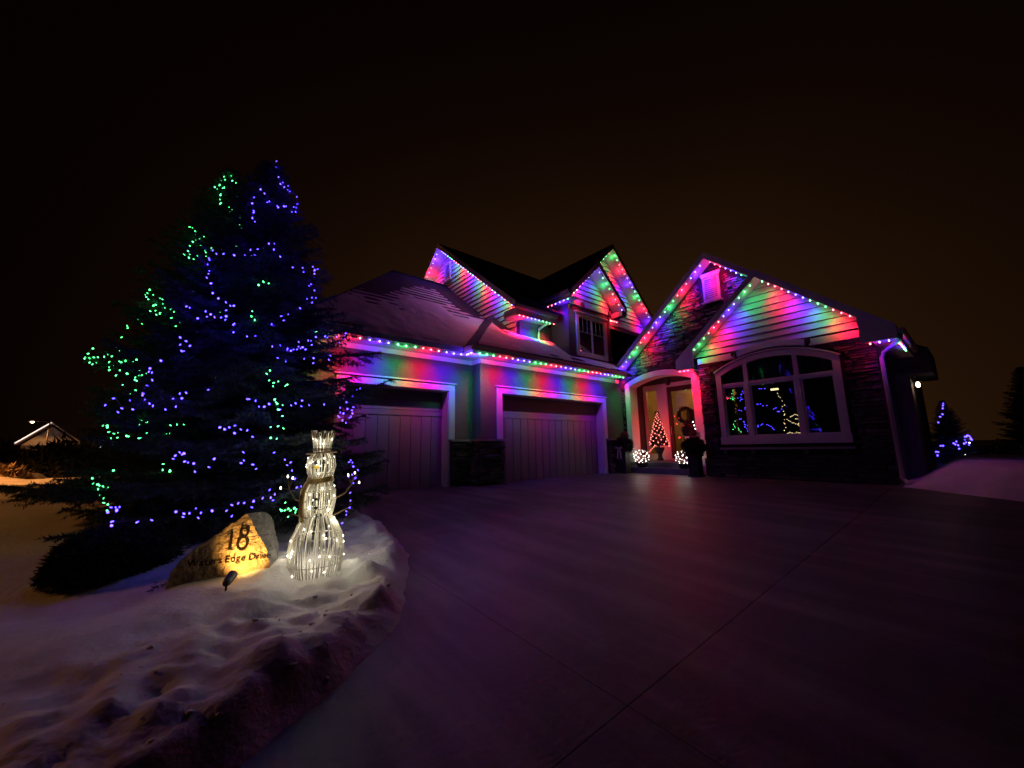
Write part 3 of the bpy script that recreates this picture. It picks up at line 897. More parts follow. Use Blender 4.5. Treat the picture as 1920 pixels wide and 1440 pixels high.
MB().tube([(-5.60, 12.02, 3.32), (-5.58, 12.30, 3.28), (-5.66, 12.62, 3.22), (-5.66, 12.70, 3.0), (-5.66, 12.70, 0.62), (-5.60, 12.55, 0.50)], 0.042, 8).build('downspout', 'trim_paint', house)
MB().box(-5.60, -5.52, 12.62, 12.70, 0.45, 2.2).build('utility_conduit', 'trim_paint', house)

# wing gable siding above a heavy band with brackets
siding('x', YW, -1, WX, WZ - 0.21, MS, 3.72, 2.12, 0.19)
MB().box(-5.45, -4.36, YW - 0.13, YW + 0.0, 3.47, 3.65).build('band_board', 'trim_paint', house)
MB().box(-2.55, -1.55, YW - 0.13, YW + 0.0, 3.47, 3.65).build('band_board', 'trim_paint', house)
for xb in (-4.37, -2.56):
    mb = MB().box(xb - 0.06, xb + 0.06, YW - 0.20, YW - 0.001, 3.56, 3.68)
    mb.prism([(xb - 0.045, YW - 0.17, 3.56), (xb - 0.045, YW - 0.001, 3.56), (xb - 0.045, YW - 0.001, 3.40)], (0.09, 0, 0))
    mb.build('bracket', 'stone_dark', house)

def arch_pts(x0, x1, zb, zs, zp, n=22):
    """outline of a segmental arch from the lower left to the lower right"""
    c, hw, sag = (x0 + x1) / 2, (x1 - x0) / 2, zp - zs
    R = (hw * hw + sag * sag) / (2 * sag)
    a0 = math.asin(hw / R)
    pts = [(x0, zb)]
    for k in range(n + 1):
        a = -a0 + 2 * a0 * k / n
        pts.append((c + R * math.sin(a), zp - R + R * math.cos(a)))
    return pts + [(x1, zb)]
def arch_z(x, x0, x1, zs, zp):
    c, hw, sag = (x0 + x1) / 2, (x1 - x0) / 2, zp - zs
    R = (hw * hw + sag * sag) / (2 * sag)
    return zp - R + math.sqrt(max(R * R - (x - c) ** 2, 0))
def on_y(pts, y): return [(x, y, z) for x, z in pts]

# eyebrow crown over the big window
o_ = arch_pts(-4.30, -2.64, 3.50, 3.66, 3.79)[1:-1]
i_ = arch_pts(-4.30, -2.64, 3.40, 3.49, 3.62)[1:-1]
MB().ring(on_y(o_, YW - 0.14), on_y(i_, YW - 0.14), (0, 0.138, 0)).build('arched_band', 'trim_paint', house)

# --- wing wall with the arched window
GX0, GX1, GZ0, GZS, GZP = -4.98, -2.00, 1.02, 3.12, 3.52        # outside of the white window trim
TW = 0.15
wi = [GX0 + TW, GX1 - TW, GZ0 + TW, GZS - 0.10, GZP - TW]
mb = MB()
mb.box(-5.5, -1.31, YW + 0.001, YW + 0.2, -0.1, GZ0)
op = arch_pts(GX0 + 0.05, GX1 - 0.05, GZ0, GZS - 0.03, GZP - 0.05)
outl = [(-5.5, GZ0)] + [(-5.5, 3.69), (-1.31, 3.69), (-1.31, GZ0)] + op[::-1]
mb.prism(on_y(outl, YW + 0.001), (0, 0.2, 0))
wing_wall = mb.build('stone_wall', 'mortar_lap_shade', house)
MB().box(-1.50, -1.31, YW + 0.201, 22, -0.1, 3.3).build('wall', 'wall_paint', house)
MB().box(-5.5, -5.3, YW + 0.201, YM - 0.002, -0.1, 3.7).build('wall', 'mortar_lap_shade', house)

win = MB().ring(on_y(arch_pts(GX0, GX1, GZ0, GZS, GZP), YW - 0.07), on_y(arch_pts(*wi), YW - 0.07), (0, 0.25, 0)).build('arched_window', 'trim_paint', house)
MB().box(GX0 - 0.02, GX1 + 0.02, YW - 0.10, YW + 0.15, GZ0 - 0.07, GZ0 + TW - 0.001).build('sill', 'trim_paint', win)
# thin raised drip mould round the head
o_ = arch_pts(GX0 - 0.05, GX1 + 0.05, 3.0, GZS + 0.02, GZP + 0.055)[1:-1]
i_ = arch_pts(GX0 - 0.01, GX1 + 0.01, 3.0, GZS + 0.0, GZP + 0.012)[1:-1]
MB().ring(on_y(o_, YW - 0.12), on_y(i_, YW - 0.12), (0, 0.118, 0)).build('drip_mould', 'trim_paint', win)
MU = [wi[0], -4.16, -2.93, wi[1]]
ZT = 2.72
for xm in MU[1:3]:
    zt = arch_z(xm, wi[0], wi[1], wi[3], wi[4])
    MB().box(xm - 0.055, xm + 0.055, YW - 0.03, YW + 0.12, GZ0 + TW, zt + 0.02).build('mullion', 'trim_paint', win)
for k in range(3):
    a = MU[k] + (0.056 if k else 0.0)
    b_ = MU[k + 1] - (0.056 if k < 2 else 0.0)
    MB().box(a, b_, YW - 0.025, YW + 0.11, ZT - 0.045, ZT + 0.045).build('transom', 'trim_paint', win)
    fo = [(a, YW + 0.0, GZ0 + TW), (a, YW, ZT - 0.046), (b_, YW, ZT - 0.046), (b_, YW, GZ0 + TW)]
    fi = [(a + 0.045, YW, GZ0 + TW + 0.045), (a + 0.045, YW, ZT - 0.091), (b_ - 0.045, YW, ZT - 0.091), (b_ - 0.045, YW, GZ0 + TW + 0.045)]
    MB().ring(fo, fi, (0, 0.07, 0), closed=True).build('sash', 'trim_paint', win)
    MB().box(a + 0.03, b_ - 0.03, YW + 0.03, YW + 0.036, GZ0 + TW + 0.03, ZT - 0.07).build('pane', 'window_glass', win)
    xs_ = [a + (b_ - a) * q / 8 for q in range(9)]
    top = [(x, YW + 0.03, arch_z(x, wi[0], wi[1], wi[3], wi[4]) + 0.02) for x in xs_]
    MB().prism([(a, YW + 0.03, ZT + 0.04)] + [(b_, YW + 0.03, ZT + 0.04)] + top[::-1], (0, 0.006, 0)).build('pane', 'window_glass', win)
# ledge below the window on small blocks
MB().box(GX0 - 0.05, GX1 + 0.05, YW - 0.14, YW - 0.07, 0.80, 0.86).build('ledge', 'cap_stone', house)
for xb in (-4.9, -4.16, -2.93, -2.1):
    MB().box(xb - 0.05, xb + 0.05, YW - 0.12, YW - 0.07, 0.68, 0.798).build('bracket', 'stone_mid', house)
# dark room behind the window, with a pleated valance
MB().box(-5.3, -1.5, 15.6, 15.7, 0.3, 3.9).box(-5.3, -1.5, YW + 0.25, 15.6, 0.28, 0.3).box(-5.3, -1.5, YW + 0.25, 15.6, 3.88, 3.9).build('room', 'interior_dark', house)
vs, fs = [], []
for k in range(141):
    x = -5.0 + 3.1 * k / 140
    y = YW + 0.34 + 0.05 * math.sin(k * 0.62) + 0.02 * math.sin(k * 0.23)
    vs += [(x, y, 2.62 + 0.03 * math.sin(k * 0.2)), (x, y + 0.01, 3.6)]
for k in range(140):
    fs.append((2 * k, 2 * k + 2, 2 * k + 3, 2 * k + 1))
MB().add(vs, fs).build('curtain', 'curtain', house, smooth=True)

# --- entry wall (stone) under the main gable, with the arched porch opening
AX0, AX1, AZS, AZP = -8.50, -5.72, 3.27, 3.62
AT = 0.20
mb = MB()
op = arch_pts(AX0 + 0.10, AX1 - 0.10, -0.1, AZS - 0.06, AZP - 0.10)
zz = lambda x: zm(x) - 0.21
outl = [(-8.70, -0.1), (-8.70, zz(-8.70)), (MX, zz(MX)), (-1.32, zz(-1.32)), (-1.32, 3.8), (-5.3, 3.8), (-5.3, -0.1)] + op[::-1]
mb.prism(on_y(outl, YM + 0.001), (0, 0.2, 0))
entry_wall = mb.build('stone_wall', 'mortar_lap_shade', house)
ai = (AX0 + AT, AX1 - AT, -0.05, AZS - 0.10, AZP - AT)
arch = MB().ring(on_y(arch_pts(AX0, AX1, -0.05, AZS, AZP), YM - 0.07), on_y(arch_pts(*ai), YM - 0.07), (0, 0.07, 0)).build('arch_trim', 'trim_paint', house)
MB().ring(on_y(arch_pts(AX0 + 0.09, AX1 - 0.09, -0.05, AZS - 0.05, AZP - 0.09), YM + 0.003), on_y(arch_pts(*ai), YM + 0.003), (0, 0.42, 0)).build('arch_reveal', 'trim_paint', arch)
# porch: floor, steps, dark side walls, ceiling
MB().box(-8.9, -5.35, YM - 0.03, 14.3, -0.1, 0.40).build('porch_floor', 'concrete', house)
MB().box(-8.42, -5.85, 12.36, YM - 0.032, -0.1, 0.20).build('step', 'concrete', house)
MB().box(-8.42, -5.85, 12.60, YM - 0.034, 0.202, 0.37).build('step', 'concrete', house)
MB().box(-8.95, -8.75, YM + 0.21, 14.3, 0.3, 3.9).build('wall', 'wall_paint', house)
MB().box(-5.50, -5.32, YM + 0.21, 14.3, 0.3, 3.9).build('wall', 'wall_paint', house)
MB().box(-8.95, -5.32, YM + 0.43, 14.3, 3.72, 3.8).build('porch_ceiling', 'soffit_paint', house)
# front door wall: sidelight, post, door standing with lit hall behind
YD = 14.30
mb = MB().box(-9.0, -8.66, YD, YD + 0.12, 0.3, 3.8).box(-8.66, -5.3, YD, YD + 0.12, 3.36, 3.8).box(-6.25, -5.3, YD, YD + 0.12, 0.3, 3.36)
mb.build('wall', 'wall_paint', house)
sl = MB().box(-8.66, -8.54, YD - 0.04, YD + 0.10, 0.40, 3.36).box(-8.08, -7.64, YD - 0.05, YD + 0.10, 0.40, 3.36).box(-8.54, -8.08, YD - 0.03, YD + 0.10, 3.14, 3.36).box(-8.54, -8.08, YD - 0.03, YD + 0.10, 0.40, 0.62).build('sidelight', 'trim_paint', house)
MB().box(-8.54, -8.08, YD + 0.03, YD + 0.04, 0.62, 3.14).build('pane', 'window_glass', sl)
dr = MB().box(-7.64, -7.50, YD - 0.02, YD + 0.06, 0.42, 3.20).box(-6.40, -6.25, YD - 0.02, YD + 0.06, 0.42, 3.20).box(-7.50, -6.40, YD - 0.02, YD + 0.06, 3.02, 3.20).box(-7.50, -6.40, YD - 0.02, YD + 0.06, 0.42, 0.70).build('front_door', 'post_wood', house)
MB().box(-7.64, -6.25, YD - 0.06, YD + 0.10, 3.202, 3.358).build('transom', 'trim_paint', dr)
MB().box(-7.50, -6.40, YD + 0.02, YD + 0.03, 0.70, 3.02).build('pane', 'window_glass', dr)
MB().tube([(-7.56, YD - 0.06, 1.35), (-7.56, YD - 0.08, 1.5), (-7.56, YD - 0.06, 1.65)], 0.014, 6).build('handle', 'gutter_metal', dr)
MB().box(-7.7, -6.2, YD - 0.10, YD - 0.03, 0.401, 0.44).build('threshold', 'trim_paint', dr)
# hall behind the door
mb = MB().box(-9.2, -5.2, 17.4, 17.5, 0.3, 3.9).box(-9.3, -9.2, YD + 0.13, 17.4, 0.3, 3.9).box(-5.2, -5.1, YD + 0.13, 17.4, 0.3, 3.9).box(-9.2, -5.2, YD + 0.13, 17.4, 3.85, 3.9).box(-9.2, -5.2, YD + 0.13, 17.4, 0.28, 0.3)
mb.build('hall', 'interior_warm', house)
MB().box(-8.3, -7.55, 17.33, 17.398, 0.4, 2.5).box(-8.40, -8.3, 17.30, 17.398, 0.4, 2.6).box(-7.55, -7.45, 17.30, 17.398, 0.4, 2.6).build('inner_door', 'post_wood', house)
lamp('hall_light', (-7.2, 16.2, 3.4), (1.0, 0.55, 0.16), 60.0, 0.1, house)

# main gable vent and bits
louver('x', YM, -1, -4.98, 5.58, 6.40, 0.52, crown=True)

# --- cantilevered bay on the far side with a small lantern under it
mb = MB().prism([(-1.309, 15.0, 2.74), (-0.58, 15.0, 2.74), (-0.58, 15.0, 3.42), (-0.9, 15.0, 3.62), (-1.309, 15.0, 3.66)], (0, 2.2, 0))
mb.build('bay', 'wall_paint', house)
MB().box(-1.309, -1.0, 14.6, 18, -0.1, 2.735).build('wall', 'wall_paint', house)

# --- ledgestone: single stones laid in courses in front of the mortar
def stone_mesh(seed):
    r_ = random.Random(seed)
    b = 0.10
    vs = []
    for z in (-0.5, 0.5):
        for x in (-0.5, 0.5):
            vs.append((x, 0, z))
    front = []
    for z in (-0.5 + b * 1.6, 0.5 - b * 1.6):
        for x in (-0.5 + b * 0.35, 0.5 - b * 0.35):
            front.append((x + r_.uniform(-0.02, 0.02), 1.0 + r_.uniform(-0.28, 0.12), z + r_.uniform(-0.07, 0.07)))
    mid = [(0 + r_.uniform(-0.1, 0.1), 1.0 + r_.uniform(-0.2, 0.2), 0.5 - b * 1.4 + r_.uniform(-0.08, 0.04)), (r_.uniform(-0.1, 0.1), 1.0 + r_.uniform(-0.2, 0.2), -0.5 + b * 1.4 + r_.uniform(-0.04, 0.08))]
    V = vs + front + mid            # 0-3 back, 4 bl,5 br,6 tl,7 tr front, 8 top mid, 9 bottom mid
    F = [(4, 9, 8, 6), (9, 5, 7, 8), (0, 4, 6, 2), (1, 3, 7, 5), (2, 6, 8), (2, 8, 3), (3, 8, 7), (0, 9, 4), (0, 1, 9), (1, 5, 9)]
    return V, F
STONES = [stone_mesh(s) for s in range(7)]
STONE_ME = {}
stones = []                        # (wall, centre, length, height, depth, axis)
def lay(wall, axis, plane, out, u0, u1, z0, z1, ok, seed, depth=(0.015, 0.095)):
    r_ = random.Random(seed)
    z = z0
    while z < z1 - 0.03:
        h = min(r_.choice((0.045, 0.06, 0.075, 0.09, 0.11)), z1 - z)
        u = u0 - r_.uniform(0, 0.25)
        while u < u1:
            L = r_.uniform(0.16, 0.52)
            a, b = max(u, u0), min(u + L, u1)
            if b - a > 0.06:
                c = ((a + b) / 2, z + h / 2)
                if ok is None or all(ok(x, y) for x in (a, (a + b) / 2, b) for y in (z, z + h)):
                    stones.append((wall, axis, plane, out, c[0], c[1], b - a - 0.008, h - 0.007, r_.uniform(*depth), r_.randrange(7), r_.randrange(3)))
                elif ok is not None and b - a > 0.2:
                    for q in range(3):
                        a2, b2 = a + (b - a) * q / 3, a + (b - a) * (q + 1) / 3
                        if all(ok(x, y) for x in (a2, b2) for y in (z, z + h)):
                            stones.append((wall, axis, plane, out, (a2 + b2) / 2, c[1], b2 - a2 - 0.006, h - 0.007, r_.uniform(*depth), r_.randrange(7), r_.randrange(3)))
            u += L
        z += h
lay(pier_a, 'y', -8.97, 1, 5.36, 5.96, -0.02, 1.165, None, 1)
lay(pier_a, 'x', 5.97, -1, -8.96, -8.58, -0.02, 1.165, None, 2)
lay(pier_a, 'y', -8.57, 1, 5.97, 6.80, -0.02, 1.165, None, 3)
lay(pier_c, 'y', -8.57, 1, 11.62, 12.70, -0.02, 1.165, None, 4)
lay(pier_b, 'y', -8.97, 1, 1.60, 2.52, -0.05, 1.165, None, 5)
def ok_entry(x, z):
    if z > zm(x) - 0.24: return False
    if AX0 < x < AX1 and z < arch_z(x, AX0, AX1, AZS, AZP) + 0.01: return False
    if x > -5.52 and z < zw(max(x, -5.9)) - 0.45: return False
    if abs(x + 4.98) < 0.36 and 5.50 < z < 6.60: return False
    return True
lay(entry_wall, 'x', YM, -1, -8.66, -1.6, 0.0, 7.0, ok_entry, 6, (0.012, 0.085))
def ok_wing(x, z):
    if GX0 - 0.06 < x < GX1 + 0.06 and GZ0 - 0.08 < z < (arch_z(min(max(x, GX0), GX1), GX0, GX1, GZS, GZP) + 0.07): return False
    if GX0 - 0.06 < x < GX1 + 0.06 and 0.66 < z < 0.88: return False
    return True
lay(wing_wall, 'x', YW, -1, -5.5, -1.31, -0.08, 3.49, ok_wing, 7, (0.012, 0.085))

def seen_size(s):
    P = Vector((s[4], s[2], s[5])) if s[1] == 'x' else Vector((s[2], s[4], s[5]))
    d = P - CAM
    n = Vector((0, -1, 0)) if s[1] == 'x' else Vector((1, 0, 0))
    if s[0] is wing_wall and s[5] < 1.0: return 0
    return s[6] * s[7] * abs(d.normalized().dot(n)) / d.length_squared
order = sorted(range(len(stones)), key=lambda k: -seen_size(stones[k]))
single = set(order[:290])
bulk = {}
SM = ['stone_dark', 'stone_mid', 'stone_warm']
for k, (wall, axis, plane, out, u, z, L, h, d, sv, sm) in enumerate(stones):
    if k in single:
        key = (sv, sm)
        if key not in STONE_ME:
            V_, F_ = STONES[sv]
            me = bpy.data.meshes.new('stone')
            me.from_pydata(V_, [], F_)
            me.materials.append(MATS[SM[sm]])
            STONE_ME[key] = me
        o = bpy.data.objects.new('stone', STONE_ME[key])
        link(o, wall)
        if axis == 'x':
            o.matrix_local = Matrix(((L, 0, 0, u), (0, out * d, 0, plane), (0, 0, h, z), (0, 0, 0, 1)))
        else:
            o.matrix_local = Matrix(((0, out * d, 0, plane), (L, 0, 0, u), (0, 0, h, z), (0, 0, 0, 1)))
    else:
        mb = bulk.setdefault(wall.name, (wall, MB()))[1]
        V_, F_ = STONES[sv]
        if axis == 'x':
            mb.add([(u + p[0] * L, plane + out * d * p[1], z + p[2] * h) for p in V_], F_, sm)
        else:
            mb.add([(plane + out * d * p[1], u + p[0] * L, z + p[2] * h) for p in V_], F_, sm)
for w_, mb in bulk.values():
    tag(mb.build('stonework', SM, w_), kind='stuff')

# ------------------------------------------------------------------ roofline light strings
LC = [(GREEN, 'led_green'), (RED, 'led_red'), (BLUE, 'led_blue')]
G_ROOF = 'coloured light strings along the roof edges'
LED_POW = {'led_green': 0.36, 'led_red': 1.1, 'led_blue': 1.0}
def beam(loc, aim, col, watts, parent, size=74):
    l = bpy.data.lights.new('beam', 'SPOT')
    l.color, l.energy, l.shadow_soft_size = col, watts, 0.02
    l.spot_size, l.spot_blend = math.radians(size), 1.0
    o = bpy.data.objects.new('beam', l)
    link(o, parent)
    o.location = Vector(loc) - root_loc(parent)
    o.rotation_euler = Vector(aim).to_track_quat('-Z', 'Y').to_euler()
    return o
def led_run(label, A, B, n, first, step=1, glow=(0, 0, -0.05), aim=(0, 0, -1), dim=1.0, end=None, wide=1.0):
    """n lights from A to B in threes of one colour; first = index into the green-red-blue cycle of threes"""
    A, B = Vector(A), Vector(B)
    s = empty('light_string', A, label, 'light string', G_ROOF)
    MB().tube([A + Vector((0, 0, 0.024)), B + Vector((0, 0, 0.024))], 0.008, 5).build('track', 'trim_paint', s)
    for k in range(n):
        p = A + (B - A) * ((k + 0.5) / n)
        c = int(math.floor((first + step * k) / 3)) % 3
        bulb(p + Vector((random.uniform(-0.008, 0.008), random.uniform(-0.008, 0.008), random.uniform(-0.008, 0.004))), LC[c][1], s, random.choice((0.013, 0.0145, 0.0155)), 0.036, tilt=0.35)
        w = W_LED * LED_POW[LC[c][1]] * dim
        beam(p + Vector((0, 0, -0.035)), aim if k < n - 3 or end is None else end, LC[c][0], w, s)
        if (first + step * k) % 3 == 1 or n < 5:
            lamp('glow', p + Vector(glow), LC[c][0], w * 0.06 * wide, 0.03, s)
            if wide > 1.0:                                  # spill forward on to the roof below
                beam(p + Vector((0, -0.02, -0.05)), (0.25, -0.75, -1), LC[c][0], w * 0.5, s, 120)
            up = Vector(aim)
            up.z = 0
            beam(p + up * 0.12 + Vector((0, 0, -0.11)), up + Vector((0, 0, 0.75)), LC[c][0], w * 0.22, s, 165)
    return s
led_run('string of coloured lights under the gutter above the single garage door', (-8.47, 1.5, 3.44), (-8.47, 5.44, 3.44), 18, -3 + 3, glow=(-0.04, 0, -0.07), aim=(-0.95, 0, -0.9))
led_run('short run of blue lights where the garage eave steps forward', (-8.45, 5.45, 3.44), (-8.12, 5.45, 3.44), 3, 6, glow=(0, 0.04, -0.07), aim=(0, 0.95, -0.9))
led_run('string of coloured lights under the gutter above the wide garage door', (-8.07, 5.55, 3.44), (-8.07, 12.15, 3.44), 30, 0, glow=(-0.04, 0, -0.07), aim=(-0.95, 0, -0.9), end=(-0.45, 0.75, -1))
# upper block: left rake, right rake, eave
led_run('lights on the upper left rake of the tall street-side gable', (-18.6, 7.72, zu(-18.6) - 0.25), (UX - 0.1, 7.72, zu(UX - 0.1) - 0.27), 25, 2, aim=(0, 0.95, -0.9), wide=4.0, dim=0.60)
led_run('lights tucked under the long right rake of the tall street-side gable', (UX + 0.15, 7.72, zu(UX + 0.15) - 0.27), (-9.1, 7.72, zu(-9.1) - 0.25), 28, 6, aim=(0, 0.95, -0.9), wide=4.0, dim=0.60)
led_run('lights under the short upper eave beside the small dormer', (-8.96, 7.75, 5.19), (-8.96, 9.50, 5.19), 10, 3, aim=(-0.95, 0, -0.9))
# small dormer
led_run('red and blue lights along the small dormer left eave', (-9.4, ydL + 0.0, 5.95), (-8.25, ydL + 0.0, 5.95), 6, 4, aim=(0, 0.95, -0.9), dim=0.60)
led_run('lights under the left rake of the small dormer', (-8.24, ydL + 0.1, zD - 0.18), (-8.24, DY - 0.1, DZP - 0.33), 8, 1, aim=(-0.95, 0, -0.9), dim=0.60)
led_run('lights under the right rake of the small dormer above the twin window', (-8.24, DY + 0.05, DZP - 0.29), (-8.24, ydR - 0.1, zD - 0.18), 8, 8, aim=(-0.95, 0, -0.9), dim=0.60)
# wide dormer behind
led_run('lights down the right rake of the wide dormer behind the small one', (-9.0, OY + 0.1, OZ - 0.35), (-9.0, OY + 3.0, OZ - 3.1), 17, 1, aim=(-0.95, 0, -0.9), dim=0.60)
led_run('lights up the left rake of the wide dormer behind the small one', (-9.0, OY - 2.0, OZ - 2.15), (-9.0, OY - 0.1, OZ - 0.35), 9, 4, aim=(-0.95, 0, -0.9), dim=0.60)
led_run('cluster of green and blue lights between the two dormers', (-9.0, 12.75, 6.02), (-9.0, 13.3, 6.02), 4, 2, step=1, aim=(-0.95, 0, -0.9))
# main gable and wing
led_run('lights up the long left rake of the stone front gable', (XE_L + 0.08, YMF + 0.06, zm(XE_L + 0.08) - 0.25), (MX - 0.08, YMF + 0.06, MZ - 0.32), 22, 5, step=1, aim=(0, 0.95, -0.9))
led_run('lights down the short right rake of the stone front gable', (MX + 0.08, YMF + 0.06, MZ - 0.32), (WX - 0.25, YMF + 0.06, zm(WX - 0.25) - 0.26), 8, 3, aim=(0, 0.95, -0.9))
led_run('lights up the left rake of the sided gable over the arched window', (XWL + 0.35, YWF + 0.06, zw(XWL + 0.35) - 0.25), (WX - 0.08, YWF + 0.06, WZ - 0.32), 13, -1, step=1, aim=(0, 0.95, -0.9), dim=0.42)
led_run('lights down the right rake of the sided gable over the arched window', (WX + 0.08, YWF + 0.06, WZ - 0.32), (-1.55, YWF + 0.06, zw(-1.55) - 0.25), 13, 2, aim=(0, 0.95, -0.9), dim=0.42)
led_run('three lights under the lower right corner of the front gable', (-1.42, YWF + 0.03, 3.20), (-0.95, YWF + 0.03, 3.20), 3, 5, aim=(0, 0.95, -0.9), dim=0.12)
led_run('receding lights under the side gutter at the right corner', (XE_R - 0.02, 12.0, 3.19), (XE_R - 0.02, 13.6, 3.19), 9, 1, aim=(0.1, 0, -1), dim=0.12)
led_run('three red lights under the eave return beside the entry arch', (XWL + 0.02, YWF + 0.0, 3.275), (-5.55, YWF + 0.0, 3.275), 3, 3, aim=(0, 0.95, -0.9))

BLUE_RUNS = [
[(-6.46,0.65,5.39),(-6.33,0.68,5.15),(-6.29,0.72,5.02),(-6.31,0.77,5.01),(-6.39,0.88,5.02),(-6.35,0.96,4.95),(-6.35,0.99,4.83),(-6.37,0.96,4.77),(-6.26,0.94,4.64),(-6.15,0.88,4.55),(-6.09,0.75,4.56),(-6.05,0.69,4.49),(-6.07,0.59,4.56),(-6.14,0.53,4.69),(-6.19,0.46,4.76),(-6.14,0.40,4.58),(-6.08,0.38,4.44),(-6.01,0.40,4.28),(-5.96,0.40,4.16)],
[(-5.96,-0.02,3.43),(-5.91,-0.01,3.34),(-5.85,0.00,3.24),(-5.82,-0.01,3.19),(-5.80,0.00,3.13),(-5.73,0.04,3.04),(-5.67,0.05,2.90),(-5.61,0.11,2.83),(-5.54,0.19,2.77),(-5.51,0.26,2.74)],
[(-5.93,0.04,3.51),(-5.85,0.13,3.50),(-5.78,0.24,3.49),(-5.75,0.33,3.51),(-5.76,0.40,3.61),(-5.73,0.43,3.54),(-5.74,0.48,3.64),(-5.78,0.58,3.78),(-5.75,0.64,3.69),(-5.73,0.72,3.61),(-5.72,0.88,3.49),(-5.82,1.01,3.57),(-5.78,1.02,3.49),(-5.98,1.17,3.69),(-6.02,1.21,3.67),(-5.97,1.20,3.59),(-5.94,1.21,3.51),(-5.82,1.15,3.35),(-5.82,1.20,3.27),(-5.79,1.22,3.16),(-5.68,1.14,3.04),(-5.55,0.99,2.88),(-5.47,0.85,2.74),(-5.43,0.74,2.69),(-5.38,0.67,2.55)],
[(-5.79,-0.17,2.72),(-5.73,-0.14,2.69),(-5.60,0.01,2.64),(-5.55,0.05,2.60),(-5.52,0.10,2.56),(-5.50,0.15,2.57),(-5.47,0.19,2.58),(-5.47,0.22,2.58),(-5.41,0.27,2.48),(-5.38,0.29,2.38),(-5.34,0.40,2.34),(-5.33,0.49,2.36)],
[(-5.59,-0.04,2.54),(-5.59,-0.17,2.29),(-5.54,-0.12,2.24),(-5.49,-0.10,2.18),(-5.51,-0.15,2.12)],
[(-5.30,0.66,2.25),(-5.32,0.76,2.28),(-5.31,0.83,2.24),(-5.31,0.88,2.23),(-5.34,0.92,2.26),(-5.36,0.97,2.29),(-5.37,1.02,2.31),(-5.39,1.06,2.29),(-5.45,1.13,2.38),(-5.53,1.20,2.51),(-5.62,1.31,2.57),(-5.92,1.54,2.67),(-6.09,1.72,2.80),(-6.08,1.71,2.76),(-6.11,1.68,2.70)],
[(-5.64,-0.33,2.01),(-5.65,-0.39,1.92),(-5.66,-0.40,1.88),(-5.57,-0.37,1.78),(-5.58,-0.39,1.72),(-5.55,-0.41,1.63),(-5.58,-0.39,1.72),(-5.55,-0.41,1.63),(-5.57,-0.43,1.61),(-5.65,-0.51,1.56),(-5.56,-0.48,1.46),(-5.71,-0.59,1.48),(-5.91,-0.66,1.60),(-6.11,-0.75,1.54)],
[(-5.60,1.41,2.30),(-5.39,1.16,2.19),(-5.32,1.01,2.15),(-5.25,0.80,2.08),(-5.25,0.73,2.11)],
[(-5.48,-0.37,1.52),(-5.41,-0.32,1.49),(-5.32,-0.22,1.45),(-5.28,-0.14,1.48),(-5.29,-0.10,1.57),(-5.30,-0.11,1.62),(-5.28,-0.06,1.63),(-5.22,0.12,1.67)],
[(-5.11,0.47,1.58),(-5.08,0.53,1.56),(-5.08,0.60,1.50),(-5.07,0.65,1.53),(-5.06,0.75,1.47),(-5.10,0.88,1.53),(-5.13,0.93,1.56),(-5.15,0.99,1.60),(-5.16,1.07,1.55),(-5.26,1.27,1.58)],
[(-6.02,1.91,1.91),(-5.84,1.80,1.78),(-5.55,1.64,1.66),(-5.39,1.50,1.56),(-5.51,1.64,1.56),(-5.63,1.75,1.56),(-5.60,1.73,1.51),(-5.42,1.57,1.49),(-5.32,1.47,1.43),(-5.53,1.69,1.46),(-5.35,1.53,1.39)],
[(-5.05,0.23,1.26),(-5.03,0.28,1.24),(-5.02,0.32,1.26),(-5.00,0.36,1.20),(-5.02,0.42,1.24),(-4.99,0.48,1.23),(-4.97,0.52,1.16)],
[(-5.10,-0.10,0.98),(-5.08,-0.05,0.99),(-5.06,-0.02,1.00),(-5.04,-0.02,0.92),(-5.02,0.02,0.91),(-5.00,0.06,0.90),(-4.98,0.07,0.82),(-4.96,0.17,0.86),(-4.95,0.22,0.94),(-4.94,0.44,1.00),(-4.90,0.44,0.89),(-4.89,0.54,0.87),(-4.93,0.71,0.99)],
[(-4.91,0.82,0.91),(-4.90,0.87,0.88),(-4.90,0.89,0.79),(-4.88,0.94,0.70),(-4.83,0.93,0.61)],
[(-5.22,1.60,0.85),(-5.24,1.66,0.79),(-5.28,1.73,0.74),(-5.20,1.65,0.69),(-5.20,1.69,0.64),(-5.13,1.63,0.59),(-5.07,1.59,0.48),(-5.04,1.58,0.39),(-5.00,1.56,0.31),(-4.94,1.51,0.24),(-4.90,1.46,0.16)],
[(-4.80,0.75,0.56),(-4.79,0.69,0.53),(-4.79,0.64,0.53),(-4.78,0.56,0.51),(-4.79,0.48,0.50),(-4.80,0.43,0.50),(-4.80,0.39,0.49),(-4.80,0.33,0.44),(-4.80,0.24,0.45),(-4.83,0.15,0.44),(-4.87,0.05,0.44),(-4.89,0.01,0.44),(-4.91,-0.04,0.46)],
[(-5.21,-0.52,0.48),(-5.15,-0.45,0.49),(-5.17,-0.47,0.50),(-5.14,-0.48,0.40),(-5.12,-0.47,0.37),(-5.01,-0.30,0.39),(-4.96,-0.19,0.40)]]
